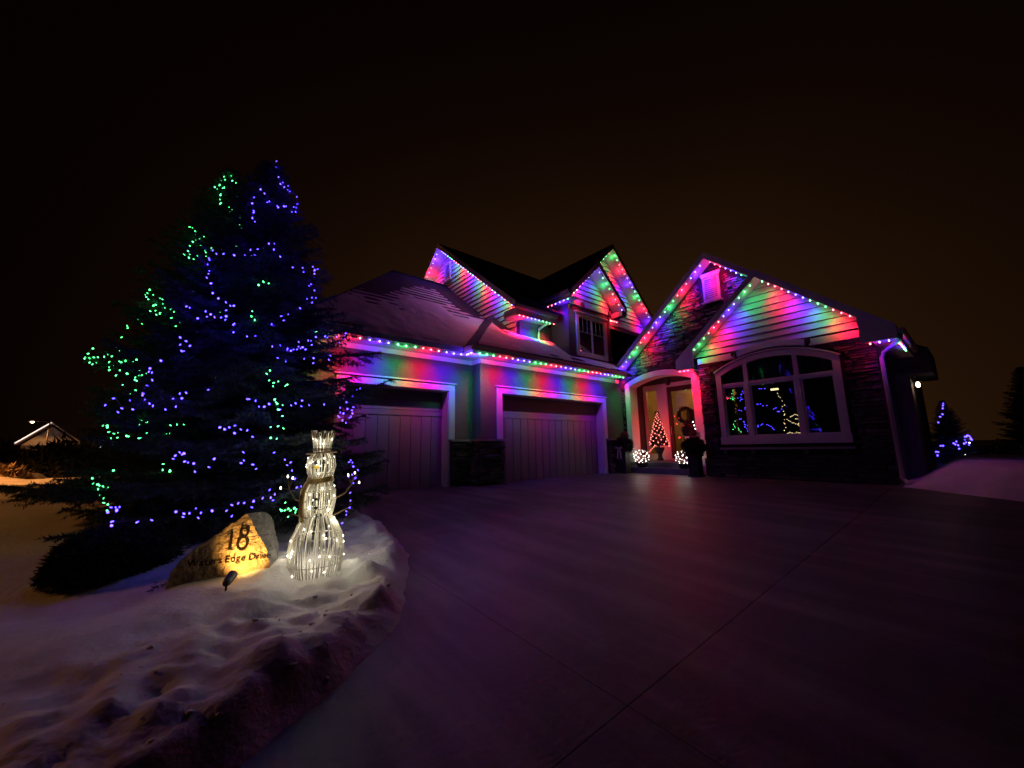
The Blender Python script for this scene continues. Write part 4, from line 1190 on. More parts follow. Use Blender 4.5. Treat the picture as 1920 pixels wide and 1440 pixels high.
GREEN_RUNS = [
[(-7.83,0.16,5.83),(-7.75,0.18,5.69),(-7.79,0.08,5.70),(-7.85,0.02,5.68),(-7.83,-0.06,5.51),(-7.73,0.02,5.52),(-7.69,0.07,5.49),(-7.68,0.04,5.45),(-7.62,0.02,5.28),(-7.56,0.03,5.17),(-7.53,0.05,5.11),(-7.50,0.16,5.05),(-7.46,0.18,4.94),(-7.44,0.25,4.85),(-7.46,0.32,4.89),(-7.43,0.32,4.78),(-7.41,0.36,4.68),(-7.41,0.38,4.67),(-7.40,0.43,4.60),(-7.30,0.38,4.36),(-7.25,0.30,4.28)],
[(-7.56,-0.30,4.55),(-7.42,-0.22,4.43),(-7.41,-0.23,4.37),(-7.35,-0.17,4.34),(-7.32,-0.15,4.28),(-7.34,-0.24,4.22),(-7.25,-0.12,4.15),(-7.33,-0.27,4.13),(-7.29,-0.27,4.03),(-7.31,-0.31,3.97),(-7.24,-0.25,3.90),(-7.27,-0.26,3.97),(-7.20,-0.20,3.88),(-7.20,-0.17,3.94),(-7.17,-0.06,3.97),(-7.20,-0.07,4.06),(-7.19,0.01,4.12),(-7.20,0.11,4.16),(-7.17,0.18,4.08),(-7.14,0.22,3.98),(-7.16,0.29,4.02),(-7.13,0.36,3.88),(-5.56,0.50,3.08),(-5.58,0.54,3.15)],
[(-7.35,-0.62,3.33),(-7.35,-0.64,3.28),(-7.28,-0.59,3.25),(-7.28,-0.62,3.17),(-7.17,-0.57,3.06),(-7.15,-0.54,3.07),(-7.16,-0.53,3.11),(-7.16,-0.51,3.18),(-7.04,-0.48,2.94),(-7.01,-0.46,2.91),(-7.03,-0.42,3.01),(-6.95,-0.36,2.86),(-6.94,-0.33,2.95),(-6.95,-0.29,3.01),(-6.87,-0.21,2.84),(-6.86,-0.24,2.80),(-6.84,-0.12,2.82),(-6.81,-0.03,2.78),(-6.85,0.19,3.02),(-6.86,0.28,3.02),(-6.97,0.55,3.16),(-5.43,0.44,2.62),(-5.41,0.48,2.58)],
[(-7.64,-1.15,2.45),(-7.63,-1.18,2.37),(-7.61,-1.20,2.31),(-7.64,-1.15,2.31),(-7.65,-1.11,2.33),(-7.63,-1.16,2.25),(-7.66,-1.08,2.26),(-7.42,-0.97,2.35),(-7.22,-0.92,2.21),(-7.14,-0.90,2.09),(-6.99,-0.79,2.08),(-7.04,-0.78,2.19),(-7.00,-0.73,2.21),(-6.90,-0.64,2.22),(-6.91,-0.71,2.03),(-6.81,-0.58,2.07),(-6.78,-0.56,2.00),(-6.79,-0.60,1.94),(-6.75,-0.59,1.80),(-6.79,-0.60,1.93),(-6.78,-0.56,2.00),(-6.73,-0.59,1.80)],
[(-6.76,-0.81,1.35),(-6.73,-0.78,1.35),(-6.71,-0.77,1.33),(-6.69,-0.76,1.27),(-6.64,-0.72,1.19),(-6.62,-0.69,1.25),(-6.57,-0.60,1.22),(-6.50,-0.49,1.19),(-6.57,-0.49,1.42),(-6.53,-0.44,1.39),(-6.48,-0.41,1.25),(-6.47,-0.34,1.26),(-6.43,-0.25,1.25),(-6.41,-0.20,1.25),(-6.45,-0.21,1.35),(-6.43,-0.15,1.36),(-6.41,-0.07,1.36)],
[(-6.55,0.16,1.92),(-6.55,0.18,1.95),(-6.59,0.27,2.05),(-6.60,0.44,2.04),(-6.64,0.51,2.06),(-6.65,0.55,2.08),(-6.62,0.60,1.95),(-5.20,0.64,1.94),(-5.15,0.70,1.79),(-5.16,0.74,1.81),(-5.17,0.84,1.78),(-5.10,0.71,1.59),(-5.10,0.73,1.56),(-5.06,0.75,1.47),(-5.08,0.73,1.54),(-5.02,0.76,1.28),(-5.01,0.68,1.27),(-4.97,0.69,1.15),(-6.34,0.44,1.10)],
[(-6.48,-0.65,0.82),(-6.56,-0.82,0.74),(-6.51,-0.77,0.67),(-6.49,-0.74,0.66),(-6.45,-0.71,0.65),(-6.44,-0.66,0.63),(-6.47,-0.74,0.62),(-6.40,-0.69,0.52),(-6.38,-0.68,0.47),(-6.36,-0.64,0.45)],
[(-6.29,-0.22,0.81),(-6.27,-0.16,0.79),(-4.76,0.79,0.39),(-4.77,0.83,0.39),(-4.77,0.86,0.40),(-4.78,0.89,0.38),(-4.77,0.92,0.40),(-4.79,0.95,0.38)]]

# ------------------------------------------------------------------ spruces
def spruce_arrays(height, rmax, seed, nbr=230, long=()):
    """needles (triangles) and limbs (tubes) of a spruce standing at the origin"""
    r = np.random.default_rng(seed)
    NV, LV, LF = [], [], []
    wood = MB()
    wood.tube([(0, 0, -0.15), (0.01, 0, height * 0.25), (0, 0.01, height * 0.6), (0, 0, height * 0.93), (0, 0, height)], [0.085, 0.07, 0.04, 0.014, 0.004], 8)
    def needles(P0, P1, nst, ln, width):
        d = P1 - P0
        L = np.linalg.norm(d)
        if L < 1e-6: return
        d = d / L
        a = np.cross(d, [0.3, 0.2, 0.93]); a /= np.linalg.norm(a) + 1e-9
        b = np.cross(d, a)
        k = 5
        s = np.repeat(np.linspace(0.04, 1.0, nst), k)
        w = r.uniform(0, 2 * np.pi, nst * k)
        rad = np.cos(w)[:, None] * a + np.sin(w)[:, None] * b
        out = 0.80 * rad + 0.62 * d + r.normal(0, 0.12, (nst * k, 3))
        base = P0 + s[:, None] * (P1 - P0) + r.normal(0, 0.004, (nst * k, 3))
        l = ln * r.uniform(0.7, 1.2, (nst * k, 1))
        side = np.cross(out, r.normal(0, 1, (nst * k, 3)))
        side /= np.linalg.norm(side, axis=1, keepdims=True) + 1e-9
        tri = np.stack([base - side * width, base + side * width, base + out * l], 1)
        NV.append(tri.reshape(-1, 3))
    ga = 2.39996
    for q in range(nbr):
        f = (q + 0.5) / nbr
        t = f ** 0.80 * 0.985 + 0.012           # more boughs low down
        z = height * (0.02 + 0.975 * t)
        L = rmax * (1 - t) ** 0.80 * r.uniform(0.72, 1.13)
        L = max(L, 0.10)
        az = q * ga + r.normal(0, 0.25)
        for la, lz, lk in long:
            if abs((az - la + math.pi) % (2 * math.pi) - math.pi) < 0.35 and abs(z - lz) < 0.25:
                L *= lk
        h = np.array([math.cos(az), math.sin(az), 0])
        rise = 0.55 * t - 0.12 + r.normal(0, 0.06)
        pts = []
        for s in np.linspace(0, 1, 7):
            zz_ = z + L * (rise * s - 0.22 * s * (1 - t) + 0.20 * s ** 3 * (1 - 0.5 * t))
            pts.append(h * (L * s) + np.array([0, 0, zz_]) + np.array([0, 0, 0.02]) * math.sin(5 * s + q))
        wood.tube(pts, [0.016 * (1 - 0.8 * s) * (0.5 + L / rmax) + 0.003 for s in np.linspace(0, 1, 7)], 4)
        pts = np.array(pts)
        perp = np.array([-h[1], h[0], 0])
        ns = max(4, int(L / 0.085))
        for k in range(ns):
            s = 0.10 + 0.90 * (k + r.uniform(0.2, 0.8)) / ns
            i0 = min(int(s * 6), 5)
            p = pts[i0] + (pts[i0 + 1] - pts[i0]) * (s * 6 - i0)
            tl = (0.36 * L * (1 - s) ** 0.8 + 0.10) * r.uniform(0.7, 1.15)
            for sg in (-1, 1):
                dr = perp * sg * r.uniform(0.75, 1.0) + h * r.uniform(0.5, 0.85) + np.array([0, 0, r.uniform(-0.32, 0.12)])
                dr /= np.linalg.norm(dr)
                e = p + dr * tl + np.array([0, 0, -0.10 * tl])
                needles(p, e, max(4, int(tl / 0.020)), 0.042, 0.0045)
                if tl > 0.24:
                    for s2 in (0.45, 0.75):
                        p2 = p + (e - p) * s2
                        for sg2 in (-1, 1):
                            d2 = dr * 0.7 + np.cross(dr, [0, 0, 1]) * 0.65 * sg2 + np.array([0, 0, r.uniform(-0.2, 0.1)])
                            needles(p2, p2 + d2 * tl * 0.36, max(3, int(tl * 0.36 / 0.022)), 0.040, 0.0045)
        needles(pts[4], pts[6], max(5, int(L * 0.35 / 0.02)), 0.045, 0.0045)
    needles(np.array([0, 0, height * 0.9]), np.array([0, 0, height]), 22, 0.045, 0.005)
    NV = np.concatenate(NV)
    return wood, NV

def spruce(label, base, height, rmax, seed, group=None, nbr=230, name='spruce_tree', long=()):
    t_ = empty(name, base, label, 'tree', group)
    wood, NV = spruce_arrays(height, rmax, seed, nbr, long)
    me = bpy.data.meshes.new('trunk')
    me.from_pydata(wood.v, [], wood.f)
    me.materials.append(MATS['bark'])
    link(bpy.data.objects.new('trunk', me), t_)
    F = np.arange(len(NV)).reshape(-1, 3)
    fast_mesh('crown', NV, F, 'needle', t_)
    return t_
def copy_tree(src, base, scale, rot, label, group=None):
    o = src.copy()
    link(o)
    o.location, o.scale, o.rotation_euler = base, (scale,) * 3, (0, 0, rot)
    o['label'] = label
    if group: o['group'] = group
    for c in src.children:
        if c.type == 'MESH' and c.name.split('.')[0] in ('trunk', 'crown'):
            k = c.copy()
            link(k, o)
    return o
TB = Vector((-6.50, 0.62, 0.02))
TG = Vector((-7.90, 0.17, 0.02))
blue_tree = spruce('big dark spruce wound with blue lights standing behind the boulder and snowman', TB, 5.43, 1.94, 5, 'pair of lit spruces', 280, long=((1.2, 2.5, 1.25), (1.0, 1.6, 1.15)))
green_tree = spruce('spruce hung with green lights standing behind the blue-lit one', TG, 5.93, 1.94, 8, 'pair of lit spruces', 265)

G_TREE = 'light strings on the two big spruces'
def tree_string(label, runs, material, col, every, watts, seed):
    r_ = random.Random(seed)
    s = empty('light_string', runs[0][0], label, 'light string', G_TREE)
    k = 0
    for run in runs:
        pts = []
        for p in run:
            q = Vector(p) + Vector((r_.uniform(-0.015, 0.015), r_.uniform(-0.015, 0.015), 0))
            pts.append(q)
            bulb(q, material, s, r_.choice((0.0055, 0.0065, 0.008, 0.0105)), 0.022, tilt=1.2)
            if r_.random() < 0.45:
                bulb(q + Vector((r_.uniform(-0.06, 0.06), r_.uniform(-0.06, 0.06), r_.uniform(-0.07, 0.07))), material, s, 0.0055, 0.02, tilt=1.2)
            if k % every == 0:
                ax = TG if material == 'mini_green' and q.x < -6.3 else TB
                lamp('glow', q + Vector((ax.x - q.x, ax.y - q.y, 0)).normalized() * -0.025 + Vector((0, 0, -0.02)), col, watts * (0.12 if q.z < 1.0 else 0.4 if q.z < 2.0 else 1.0), 0.012, s)
            k += 1
        if len(pts) > 1:
            MB().tube([p + Vector((-0.015, 0, 0.02)) for p in pts], 0.004, 3).build('wire', 'wire_green', s)
    return s
BL = ['blue lights looped round the top of the front spruce', 'blue lights hanging down the upper left of the front spruce', 'blue lights strung across the upper middle of the front spruce and down its right side', 'blue lights sagging across the middle of the front spruce',
 'few blue lights on the left of the front spruce below the middle sag', 'blue lights on the right boughs of the front spruce by the garage eave', 'blue lights down the outer left side of the front spruce', 'faint blue lights on the right boughs below the garage eave',
 'blue lights on the left middle boughs of the front spruce', 'blue lights above the snowman hat running to the garage frame', 'bright knot of blue lights in front of the single garage door', 'blue lights in the centre of the front spruce at door height',
 'blue lights on the low centre boughs above the boulder', 'short blue string left of the snowman hat', 'blue lights hanging right of the snowman arm', 'lowest blue lights passing just above the boulder', 'blue lights near the ground at the lower left of the spruce']
GL = ['green lights at the top of the rear spruce', 'green lights on the second bough tip from the top of the rear spruce', 'green lights on the third bough tip from the top of the rear spruce', 'green lights on the widest left bough of the rear spruce',
 'green lights on the left boughs level with the far roof', 'scattered green lights low on the right boughs beside the garage wall', 'green lights at the low left tip near the orange roadside snow', 'few green lights near the ground left of the snowman']
for k, run in enumerate(BLUE_RUNS):
    tree_string(BL[k], [run], 'mini_blue', (0.05, 0.015, 1.0), 1, W_TREE * 1.25, k)
for k, run in enumerate(GREEN_RUNS):
    tree_string(GL[k], [run], 'mini_green', (0.02, 0.9, 0.22), 2, W_TREE * 0.55, 50 + k)
# strings on the far side of the trees, out of this view
def spiral(T, h, R, a0, a1, z0, z1, n):
    out = []
    for k in range(n):
        f = k / (n - 1)
        a, z = a0 + (a1 - a0) * f, z0 + (z1 - z0) * f
        q = R * max((h - z) / h, 0) ** 0.8
        out.append((T.x + q * math.cos(a), T.y + q * math.sin(a), z))
    return out
tree_string('green lights wound round the back of the rear spruce', [spiral(TG, 5.93, 1.75, 2.0, 9.0, 0.5, 5.6, 46)], 'mini_green', (0.02, 0.9, 0.22), 4, W_TREE * 0.5, 90)

# low dark juniper at the foot of the spruce
def shrub(name, label, c, rx, ry, h, n, material, leaf, cat='shrub', group=None, seed=1, parent_stem=True):
    r = np.random.default_rng(seed)
    s = empty(name, c, label, cat, group)
    u = r.normal(0, 1, (n, 3)); u /= np.linalg.norm(u, axis=1, keepdims=True)
    u[:, 2] = np.abs(u[:, 2])
    rad = r.uniform(0.45, 1.0, (n, 1)) ** 0.6 * (0.82 + 0.36 * fbm(u[:, :1] * 4 + 7, u[:, 1:2] * 4, 3))
    p = u * rad * np.array([rx, ry, h])
    d = u * 0.7 + r.normal(0, 0.5, (n, 3)); d /= np.linalg.norm(d, axis=1, keepdims=True)
    sd = np.cross(d, r.normal(0, 1, (n, 3))); sd /= np.linalg.norm(sd, axis=1, keepdims=True)
    l = leaf * r.uniform(0.6, 1.3, (n, 1))
    tri = np.stack([p - sd * l * 0.16, p + sd * l * 0.16, p + d * l], 1).reshape(-1, 3)
    fast_mesh('foliage', tri, np.arange(len(tri)).reshape(-1, 3), material, s)
    mb = MB()
    for k in range(9):
        a = k * 0.7
        mb.tube([Vector(c), Vector(c) + Vector((rx * 0.4 * math.cos(a), ry * 0.4 * math.sin(a), h * 0.45)), Vector(c) + Vector((rx * 0.75 * math.cos(a), ry * 0.75 * math.sin(a), h * 0.6))], [0.02, 0.014, 0.006], 5)
    mb.build('stem', 'bark', s)
    return s
shrub('juniper_shrub', 'low dark juniper spreading at the left foot of the spruces', (-5.35, -0.44, -0.10), 0.34, 0.44, 0.46, 20000, 'shrub_leaf', 0.06, seed=4)

# ------------------------------------------------------------------ boulder with the house number
BZ = -0.13
bo = empty('boulder_sign', (-4.45, 0.30, BZ), 'split sandstone boulder carved 18 Waters Edge Drive, lit orange from below', 'boulder')
# flat face turned to the driveway: face basis (u to the right, v up, n out)
fu = Vector((0.28, 0.93, 0)).normalized()
fn = Vector((0.93, -0.28, 0.16)).normalized()
fu = (fu - fn * fu.dot(fn)).normalized()
fv = fn.cross(fu)
if fv.z < 0: fv = -fv
FO = Vector((-4.40, 0.345, BZ + 0.045))
FS = 0.615
def FP(u, v, n=0.0): return FO + (fu * u + fv * v + fn * n) * FS
outline = [(-0.66, -0.12), (-0.64, 0.16), (-0.52, 0.33), (-0.36, 0.47), (-0.20, 0.575), (-0.04, 0.70), (0.10, 0.80), (0.17, 0.855), (0.215, 0.80), (0.30, 0.62), (0.40, 0.46), (0.49, 0.30), (0.545, 0.12), (0.56, -0.14)]
r_ = random.Random(2)
# subdivided outline with chipped edge
ol = []
for k in range(len(outline)):
    a, b = outline[k], outline[(k + 1) % len(outline)]
    for q in range(4):
        w = q / 4
        ol.append((a[0] + (b[0] - a[0]) * w + r_.uniform(-0.010, 0.010), a[1] + (b[1] - a[1]) * w + r_.uniform(-0.010, 0.010)))
n_ = len(ol)
cu, cv = 0.0, 0.28
rings = []
for q in range(9):                                   # face rings from the rim inwards
    s = 1 - q / 9.0
    rings.append([FP(cu + (u - cu) * s, cv + (v - cv) * s, 0.018 * (fbm(np.float64(u * s * 6 + 3), np.float64(v * s * 6), 3) - 0.5) * (0.5 if s < 0.8 else 1.6)) for u, v in ol])
mb = MB()
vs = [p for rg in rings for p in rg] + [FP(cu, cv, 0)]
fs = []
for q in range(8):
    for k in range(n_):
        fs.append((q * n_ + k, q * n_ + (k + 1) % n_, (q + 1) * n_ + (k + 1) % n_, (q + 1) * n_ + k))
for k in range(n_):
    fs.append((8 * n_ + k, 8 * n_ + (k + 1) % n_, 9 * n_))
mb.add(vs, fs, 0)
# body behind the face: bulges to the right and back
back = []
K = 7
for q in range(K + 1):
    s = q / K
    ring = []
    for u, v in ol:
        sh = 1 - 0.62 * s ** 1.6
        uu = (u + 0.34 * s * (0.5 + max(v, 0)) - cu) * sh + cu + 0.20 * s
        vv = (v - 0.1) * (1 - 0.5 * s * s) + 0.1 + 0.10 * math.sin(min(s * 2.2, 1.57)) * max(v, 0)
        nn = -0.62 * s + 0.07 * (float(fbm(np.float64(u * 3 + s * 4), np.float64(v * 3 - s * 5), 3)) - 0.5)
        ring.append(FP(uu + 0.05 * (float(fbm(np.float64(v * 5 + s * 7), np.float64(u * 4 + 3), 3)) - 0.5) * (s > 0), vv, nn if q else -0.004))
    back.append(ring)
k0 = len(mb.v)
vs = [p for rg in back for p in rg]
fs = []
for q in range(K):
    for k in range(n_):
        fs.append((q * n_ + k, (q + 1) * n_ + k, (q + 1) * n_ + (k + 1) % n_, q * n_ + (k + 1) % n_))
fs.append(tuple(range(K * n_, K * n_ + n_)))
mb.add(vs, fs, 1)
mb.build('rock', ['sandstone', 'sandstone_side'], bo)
# carved numerals: a serif 1 and a two-bowl 8 with swelling strokes
def plate(polys, name):
    mb = MB()
    for pts in polys:
        mb.prism([FP(u, v, 0.020) for u, v in pts], fn * 0.004)
    return mb.build(name, 'letter_paint', bo)
def stroke(pts, w):
    """ribbon of varying width along (u,v) points -> list of quads"""
    out = []
    P = [Vector((a, b)) for a, b in pts]
    L_, R_s = [], []
    for k, p in enumerate(P):
        d = (P[min(k + 1, len(P) - 1)] - P[max(k - 1, 0)]).normalized()
        n = Vector((-d.y, d.x)) * w[k] / 2
        L_.append(p + n); R_s.append(p - n)
    for k in range(len(P) - 1):
        out.append([tuple(L_[k]), tuple(L_[k + 1]), tuple(R_s[k + 1]), tuple(R_s[k])])
    return out
u1, v1 = 0.02, 0.37
plate([[(u1 - 0.018, v1 + 0.012), (u1 + 0.018, v1 + 0.012), (u1 + 0.014, v1 + 0.24), (u1 + 0.010, v1 + 0.255), (u1 - 0.014, v1 + 0.245)],
       [(u1 - 0.065, v1 - 0.004), (u1 + 0.060, v1 - 0.004), (u1 + 0.022, v1 + 0.012), (u1 - 0.022, v1 + 0.012)],
       [(u1 - 0.014, v1 + 0.245), (u1 - 0.058, v1 + 0.218), (u1 - 0.052, v1 + 0.207), (u1 - 0.015, v1 + 0.222)]], 'numeral')
u8, v8 = 0.165, 0.355
def bowl(cu_, cv_, a, b, k0_, k1_, phase):
    pts, w = [], []
    for k in range(21):
        t_ = k0_ + (k1_ - k0_) * k / 20
        pts.append((cu_ + a * math.cos(t_), cv_ + b * math.sin(t_)))
        w.append(0.016 + 0.020 * abs(math.cos(t_ + phase)))
    return stroke(pts, w)
plate(bowl(u8, v8 + 0.085, 0.058, 0.085, 0, 6.2832, 0.5) + bowl(u8 + 0.006, v8 + 0.235, 0.046, 0.068, 0, 6.2832, -0.5), 'numeral')
# small leaf-shaped chisel mark near the top
plate(stroke([(0.150, 0.70), (0.128, 0.66), (0.14, 0.615), (0.185, 0.61)], [0.012, 0.016, 0.016, 0.008]), 'chisel_mark')
def letters(txt, size, u, v):
    """each carved letter its own small mesh, set side by side on the face"""
    for ch in txt:
        if ch == ' ':
            u += size * 0.27
            continue
        c = bpy.data.curves.new('letter', 'FONT')
        c.body, c.size, c.extrude, c.resolution_u = ch, size, 0.004, 4
        tmp = bpy.data.objects.new('tmp_text', c)
        COL.objects.link(tmp)
        dg = bpy.context.evaluated_depsgraph_get()
        me = bpy.data.meshes.new_from_object(tmp.evaluated_get(dg))
        bpy.data.objects.remove(tmp)
        x0, x1 = min(w.co.x for w in me.vertices), max(w.co.x for w in me.vertices)
        for w in me.vertices:
            a, b, z = w.co
            w.co = FP(u + a - x0, v + b, 0.024 + z) - root_loc(bo)
        u += x1 - x0 + size * 0.085
        me.materials.clear()
        me.materials.append(MATS['letter_paint'])
        link(bpy.data.objects.new('letter', me), bo)
letters('Waters Edge Drive', 0.125, -0.46, 0.20)

# little black garden spotlight in the snow
SPX, SPY = -4.03, 0.33
sz = yard_z(SPX, SPY)
sp = empty('garden_spotlight', (SPX, SPY, sz), 'small black garden spotlight in the snow aimed at the boulder', 'spotlight')
d_ = (FP(0.24, 0.28) - Vector((SPX, SPY, sz + 0.05))).normalized()
p0 = Vector((SPX, SPY, sz + 0.055))
MB().tube([p0 - d_ * 0.02, p0, p0 + d_ * 0.045, p0 + d_ * 0.11, p0 + d_ * 0.115], [0.02, 0.03, 0.034, 0.038, 0.034], 12).build('housing', 'black_plastic', sp, smooth=False)
MB().tube([p0 - d_ * 0.005 - Vector((0, 0, 0.12)), p0], 0.009, 6).build('stake', 'black_plastic', sp)
l = bpy.data.lights.new('beam', 'SPOT')
l.color = (1.0, 0.53, 0.13)
l.energy = 34
l.spot_size = math.radians(96)
l.spot_blend = 0.9
l.shadow_soft_size = 0.03
o = bpy.data.objects.new('beam', l)
link(o, sp)
o.location = p0 + d_ * 0.14 - root_loc(sp)
o.rotation_euler = d_.to_track_quat('-Z', 'Y').to_euler()

# ------------------------------------------------------------------ wicker snowman
SX, SY = -4.22, 1.03
SZ = yard_z(SX, SY) - 0.03
sm = empty('snowman', (SX, SY, SZ), 'glowing wicker snowman with a twig hat and straw scarf standing in the snow', 'snowman')
r_ = random.Random(9)
def wicker(name, prof, n, parent, material='twig_wicker', cx=0.0, lean=0.0, rad=0.0056, jag=0.0):
    """upright canes following a profile [(radius, z)], as one woven part"""
    mb = MB()
    for k in range(n):
        a = 2 * math.pi * (k + r_.uniform(-0.3, 0.3)) / n
        tw = r_.uniform(-0.16, 0.16)
        pts = []
        for q, (R, z) in enumerate(prof):
            w = a + tw * q / len(prof)
            R2 = R + r_.uniform(-0.004, 0.004)
            zz_ = z + (r_.uniform(-jag, jag) if q == len(prof) - 1 else 0)
            pts.append((SX + cx + lean * z + R2 * math.cos(w), SY + R2 * math.sin(w), SZ + zz_))
        mb.tube(pts, rad * r_.uniform(0.8, 1.25), 4)
    for q in range(1, len(prof) - 1, 2):
        R, z = prof[q]
        mb.tube([(SX + cx + lean * z + R * math.cos(w), SY + R * math.sin(w), SZ + z) for w in [2 * math.pi * k / 24 for k in range(25)]], rad * 0.9, 4)
    return tag(mb.build(name, material, parent), kind='stuff')
LOW = [(0.212, 0.0), (0.234, 0.10), (0.240, 0.22), (0.222, 0.34), (0.172, 0.45), (0.118, 0.53)]
MID = [(0.118, 0.53), (0.138, 0.60), (0.146, 0.68), (0.138, 0.76), (0.105, 0.84), (0.09, 0.87)]
HEAD = [(0.085, 0.87), (0.115, 0.93), (0.128, 1.00), (0.118, 1.07), (0.085, 1.12)]
HAT = [(0.074, 1.135), (0.078, 1.20), (0.088, 1.27), (0.102, 1.335)]
low = wicker('lower_body', LOW, 56, sm)
mid = wicker('middle_body', MID, 44, sm)
head = wicker('head', HEAD, 40, sm)
hat = wicker('hat', HAT, 34, sm, jag=0.022)
mb = MB()
for k in range(40):
    a = 2 * math.pi * k / 40 + r_.uniform(-0.05, 0.05)
    z = SZ + 1.325 + r_.uniform(-0.02, 0.02)
    mb.tube([(SX + 0.098 * math.cos(a), SY + 0.098 * math.sin(a), z - 0.05), (SX + 0.107 * math.cos(a), SY + 0.107 * math.sin(a), z + 0.012)], 0.0055, 4)
mb.build('hat_fringe', 'twig_brown', hat)
mb = MB()
for R in (0.135, 0.125, 0.115, 0.105, 0.095):
    mb.tube([(SX + R * math.cos(w), SY + R * math.sin(w), SZ + 1.128 + 0.012 * math.sin(w + 1)) for w in [2 * math.pi * k / 28 for k in range(29)]], 0.006, 5)
mb.build('hat_brim', 'twig_brown', hat)
mb = MB()
for z in (1.155, 1.168):
    mb.tube([(SX + 0.083 * math.cos(w), SY + 0.083 * math.sin(w), SZ + z) for w in [2 * math.pi * k / 24 for k in range(25)]], 0.0055, 5)
mb.build('hat_band', 'twig_brown', hat)
# direction to the viewer side for the face: towards +x, a little to -y
def on_body(R, a, z, out=0.0): return Vector((SX + (R + out) * math.cos(a), SY + (R + out) * math.sin(a), SZ + z))
for a in (-0.62, -0.10):
    MB().lathe([(0.001, -0.017), (0.013, -0.012), (0.017, 0), (0.013, 0.012), (0.001, 0.017)], on_body(0.118, a, 1.035, 0.008), 10).build('eye', 'black_plastic', head, smooth=True)
na = on_body(0.125, -0.52, 0.995)
nd = Vector((math.cos(-0.75), math.sin(-0.75), 0.05))
MB().tube([na, na + nd * 0.05, na + nd * 0.10], [0.020, 0.012, 0.003], 8).build('nose', 'carrot', head, smooth=True)
for z, R in ((0.70, 0.155), (0.62, 0.148), (0.40, 0.18)):
    MB().lathe([(0.001, -0.016), (0.013, -0.010), (0.016, 0), (0.013, 0.010), (0.001, 0.016)], on_body(R, -0.42, z, 0.008), 10).build('button', 'black_plastic', mid, smooth=True)
# scarf: roll round the neck and a tail hanging on the left
mb = MB()
for dz, R in ((0.0, 0.112), (0.016, 0.108), (-0.016, 0.115)):
    mb.tube([(SX + R * math.cos(w), SY + R * math.sin(w), SZ + 0.868 + dz + 0.01 * math.sin(w * 2)) for w in [2 * math.pi * k / 26 for k in range(27)]], 0.011, 6)
sc_ = mb.build('scarf', 'scarf_weave', sm)
mb = MB()
for k in range(12):
    a = -1.15 - 0.075 * k
    pts = [on_body(0.118, a, 0.86), on_body(0.158, a, 0.78), on_body(0.172, a, 0.68), on_body(0.165, a, 0.58), on_body(0.155, a - 0.02, 0.49 + r_.uniform(-0.02, 0.02))]
    mb.tube(pts, 0.007, 5)
mb.build('scarf_tail', 'scarf_weave', sc_)
# twig arms with lit tips
for side, pts in ((1, [(0.02, 0.10, 0.66), (0.05, 0.22, 0.72), (0.06, 0.28, 0.80), (0.07, 0.33, 0.90)]), (-1, [(0.02, -0.10, 0.66), (0.04, -0.22, 0.70), (0.05, -0.28, 0.80), (0.06, -0.30, 0.92)])):
    mb = MB()
    P_ = [Vector((SX + a, SY + b, SZ + c)) for a, b, c in pts]
    mb.tube(P_, [0.009, 0.007, 0.005, 0.003], 5)
    tips = []
    for dx, dy, dz in ((0.02, 0.07, 0.02), (-0.02, -0.03, 0.10), (0.03, 0.02, 0.12)):
        e = P_[2] + Vector((dx, dy * side, dz))
        mb.tube([P_[2], e], [0.005, 0.002], 4)
        tips.append(e)
    a2 = [Vector((SX + 0.05, SY + 0.12 * side, SZ + 0.52)), Vector((SX + 0.09, SY + 0.24 * side, SZ + 0.58)), Vector((SX + 0.09, SY + 0.30 * side, SZ + 0.56))]
    mb.tube(a2, [0.007, 0.005, 0.002], 5)
    mb.tube([a2[1], a2[1] + Vector((0.0, 0.06 * side, 0.07))], [0.004, 0.002], 4)
    arm = mb.build('arm', 'twig_brown', sm)
    for e in tips:
        bulb(e, 'mini_warm', arm, 0.008, 0.024)
# fairy lights woven into the canes
for k in range(92):
    body, prof = ((low, LOW), (mid, MID), (head, HEAD), (hat, HAT))[0 if k < 46 else 1 if k < 68 else 2 if k < 84 else 3]
    f = r_.uniform(0.06, 0.94) * (len(prof) - 1)
    q = min(int(f), len(prof) - 2)
    R = prof[q][0] + (prof[q + 1][0] - prof[q][0]) * (f - q)
    z = prof[q][1] + (prof[q + 1][1] - prof[q][1]) * (f - q)
    a = k * 2.39996 + r_.uniform(-0.3, 0.3)
    bulb(on_body(R, a, z, 0.008), 'mini_warm', body, 0.0055, 0.016, tilt=1.0)
    if z > 0.14:
        lamp('glow', on_body(R, a, z, 0.05), WARM, W_SNOWMAN, 0.03, sm)
for z in (0.2, 0.45, 0.68, 1.0, 1.24):
    lamp('glow', (SX, SY, SZ + z), WARM, W_SNOWMAN * 10.0, 0.05, sm)

# wooden marker post behind the snowman
PX, PY = -6.0, 1.62
pz = yard_z(PX, PY)
po = empty('marker_post', (PX, PY, pz), 'brown wooden post with a round finial behind the snowman', 'post')
MB().box(PX - 0.055, PX + 0.055, PY - 0.055, PY + 0.055, pz - 0.1, pz + 0.62).build('lower_post', 'post_wood', po)
MB().box(PX - 0.075, PX + 0.075, PY - 0.075, PY + 0.075, pz + 0.60, pz + 1.02).build('upper_post', 'post_wood', po)
MB().lathe([(0.02, 1.02), (0.05, 1.035), (0.062, 1.075), (0.05, 1.115), (0.012, 1.135)], (PX, PY, pz), 14).build('finial', 'post_wood', po, smooth=True)

